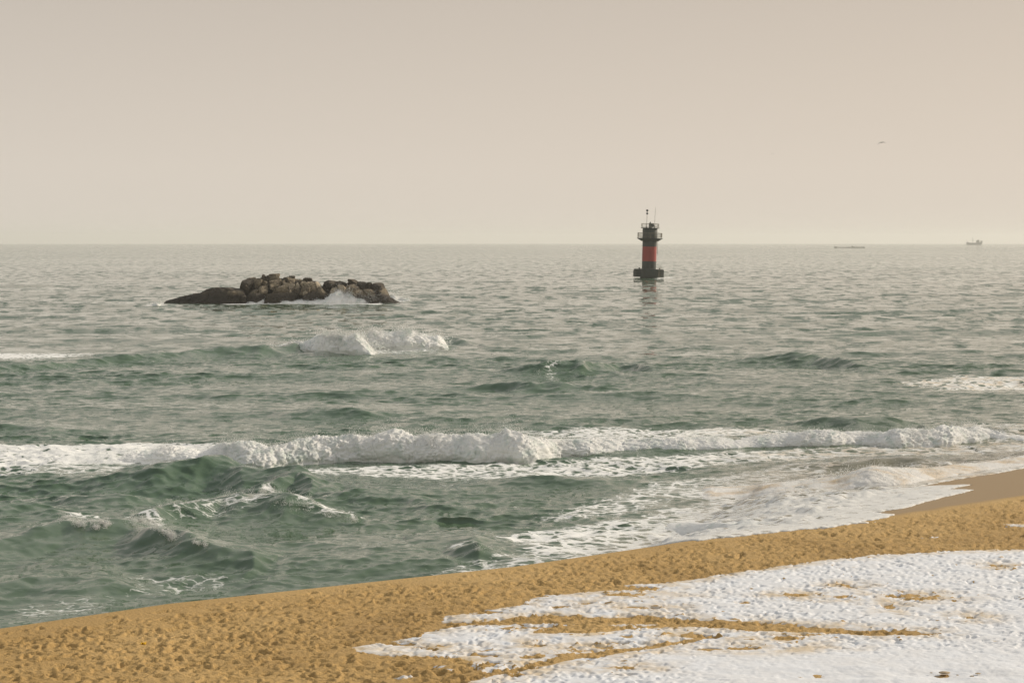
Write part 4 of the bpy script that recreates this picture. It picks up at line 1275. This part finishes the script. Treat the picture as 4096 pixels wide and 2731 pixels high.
# ------------------------------------------------------------------ long low raft
M_RAFT = make_paint('raft_timber', (0.11, 0.10, 0.065), 0.8, 0.4, 0.5)
RY_ = 2540.0
raft = empty('floating_raft', ((3400 - 2048) * RY_ / F, RY_, -RY_ ** 2 / (2 * R_EARTH)))
tag(raft, 'long low dark raft lying on the far sea left of the ship', 'raft')
ru = RY_ / F
for i in range(12):
    x = (-58 + 10.2 * i) * ru
    hgt = 0.85 + 0.4 * RNG.random() + (0.4 if i in (0, 7) else 0)
    MB().box((x, 0, hgt / 2 - 0.3), (9.4 * ru, 2.4, hgt)).build('float', M_RAFT, raft)
MB().box((0, 0, 0.55), (119 * ru, 1.2, 0.16)).build('walkway', M_RAFT, raft)
MB().tube((-59 * ru, 0, 0.6), (-60.5 * ru, 0, 2.6), 0.12).build('pole', M_RAFT, raft)
MB().box((8.5 * ru, 0, 1.6), (4 * ru, 1.6, 1.1)).build('locker', M_RAFT, raft)

# ------------------------------------------------------------------ gulls
M_GULL = make_paint('gull_plumage', (0.045, 0.036, 0.022), 0.8, 0.3, 2.0)
def gull(px, py, dist, span, turn, bank, label, droop=0.34):
    """one continuous body: spindle with two cranked, tapering wings and a fan tail"""
    v, f = [], []
    def ring(c, a, b, ax):
        i0 = len(v)
        for k in range(8):
            t = 2 * pi * k / 8
            if ax == 'y':
                v.append((c[0] + a * cos(t), c[1], c[2] + b * sin(t)))
            else:
                v.append((c[0], c[1] + a * cos(t), c[2] + b * sin(t)))
        return i0
    def skin(rings):
        for p, q in zip(rings[:-1], rings[1:]):
            for k in range(8):
                f.append((p + k, p + (k + 1) % 8, q + (k + 1) % 8, q + k))
        f.append(tuple(rings[0] + k for k in range(8))[::-1])
        f.append(tuple(rings[-1] + k for k in range(8)))
    s = span / 1.3
    skin([ring((0, y * s, z * s), a * s, b * s, 'y') for y, a, b, z in
          ((-.33, .010, .010, 0), (-.29, .022, .020, 0), (-.24, .040, .038, .01), (-.19, .040, .040, .01), (-.10, .062, .060, 0), (.05, .068, .062, 0), (.18, .045, .035, .005), (.25, .050, .012, .01), (.33, .060, .006, .012))])
    for sg in (-1, 1):
        skin([ring((sg * x * s, y * s, z * s), a * s, b * s, 'x') for x, y, z, a, b in
              ((.03, -.03, .03, .095, .034), (.15, -.05, .085, .092, .030), (.28, -.06, .075, .085, .026), (.42, -.01, .02 - droop * .15, .070, .022), (.56, .06, -.04 - droop * .32, .045, .016), (.65, .12, -.08 - droop * .5, .012, .004))])
    me = bpy.data.meshes.new('gull')
    me.from_pydata(v, [], f)
    me.materials.append(M_GULL)
    me.polygons.foreach_set('use_smooth', [True] * len(me.polygons))
    o = bpy.data.objects.new('gull', me)
    COL.objects.link(o)
    o.location = ((px - 2048) * dist / F, dist, CAM_H - (py - Y0) * dist / F)
    o.rotation_euler = (0, bank, turn)
    tag(o, label, 'bird', 'gulls in flight')
gull(3527, 571, 300, 1.25, radians(12), radians(-7), 'dark gull gliding with drooped wings high above the sea, right')
gull(3089, 615, 620, 0.85, radians(38), radians(4), 'tiny faint gull in the sky between the tower and the gliding gull', 0.5)
gull(389, 989, 900, 1.0, radians(60), radians(22), 'tiny dark bird skimming the horizon at far left', -0.5)

# ------------------------------------------------------------------ small things on the beach
M_YELLOW = make_paint('yellow_wrapper', (0.85, 0.52, 0.01), 0.4, 0.2, 20.0)
x, y = at(574, 2557, 1.42)
z = float((beach_z(np.array([x]), np.array([y])) + raster(relief, np.array([x]), np.array([y])))[0])
uu, vv = np.meshgrid(np.linspace(-1, 1, 15), np.linspace(-1, 1, 11))
cz = 0.034 + 0.026 * np.sin(uu * 4.2 + vv) * np.cos(vv * 2.6 + uu) + 0.006 * noise2(uu * 4, vv * 4)
wX = np.concatenate([uu * .048, uu[::-1] * .046]); wY = np.concatenate([vv * .040, vv[::-1] * .039]); wZ = np.concatenate([cz, cz[::-1] - 0.010 - 0.008 * (1 - uu[::-1] ** 2)])
wrap = grid_mesh('crumpled_wrapper', wX, wY, wZ, M_YELLOW)
wrap.location = (x, y, z + 0.012)
tag(wrap, 'small crumpled yellow wrapper lying on the footprinted sand', 'litter')

M_STONE = make_paint('brown_stone', (0.34, 0.26, 0.16), 0.9, 0.3, 12.0)
for i, (px, py, wpx, hpx, lab) in enumerate(((3778, 2691, 46, 8, 'low olive brown stone poking out of the smooth snow, largest of its cluster'),
        (3830, 2701, 12, 3.5, 'brown pebble in the smooth snow just right of the largest stone'),
        (3888, 2706, 18, 4, 'brown pebble lying lowest in the smooth snow, third from the largest stone'),
        (3912, 2695, 24, 4, 'flat brown pebble in the smooth snow nearest the right edge'),
        (3725, 2690, 12, 3, 'brown pebble in the smooth snow left of the largest stone'))):
    x, y = at(px, py, 1.5)
    w = wpx * y / F
    v, f = ico(3)
    sc_ = np.array([w / 2, w * 0.42, hpx * y / F * 0.6])
    co = v * sc_ * (1 + 0.22 * noise3(*(v.T * 1.7 + 10 * i + 0.3)))[:, None]
    co[:, 2] *= 1.0 - 0.35 * np.clip(np.abs(v[:, 0]), 0, 1)
    o = raw_mesh('stone', co, f, M_STONE)
    g = np.array([x]), np.array([y])
    o.location = (x, y, float(beach_z(*g)[0] + raster(relief, *g)[0] * .62 + 0.044))
    tag(o, lab, 'stone', 'stones showing through the snow')

# ------------------------------------------------------------------ haze over the sea
mh, N, L, out = new_mat('sea_haze')
pv = N.new('ShaderNodeVolumePrincipled')
pv.inputs['Color'].default_value = (0.93, 0.93, 0.90, 1)
pv.inputs['Density'].default_value = 0.00013
pv.inputs['Anisotropy'].default_value = 0.25
L.new(pv.outputs[0], out.inputs['Volume'])
hz = MB().box((0, 7000, 14), (36000, 14400, 70))
haze = hz.build('haze', mh)
tag(haze, 'thin pale haze over the sea', 'haze', kind='stuff')
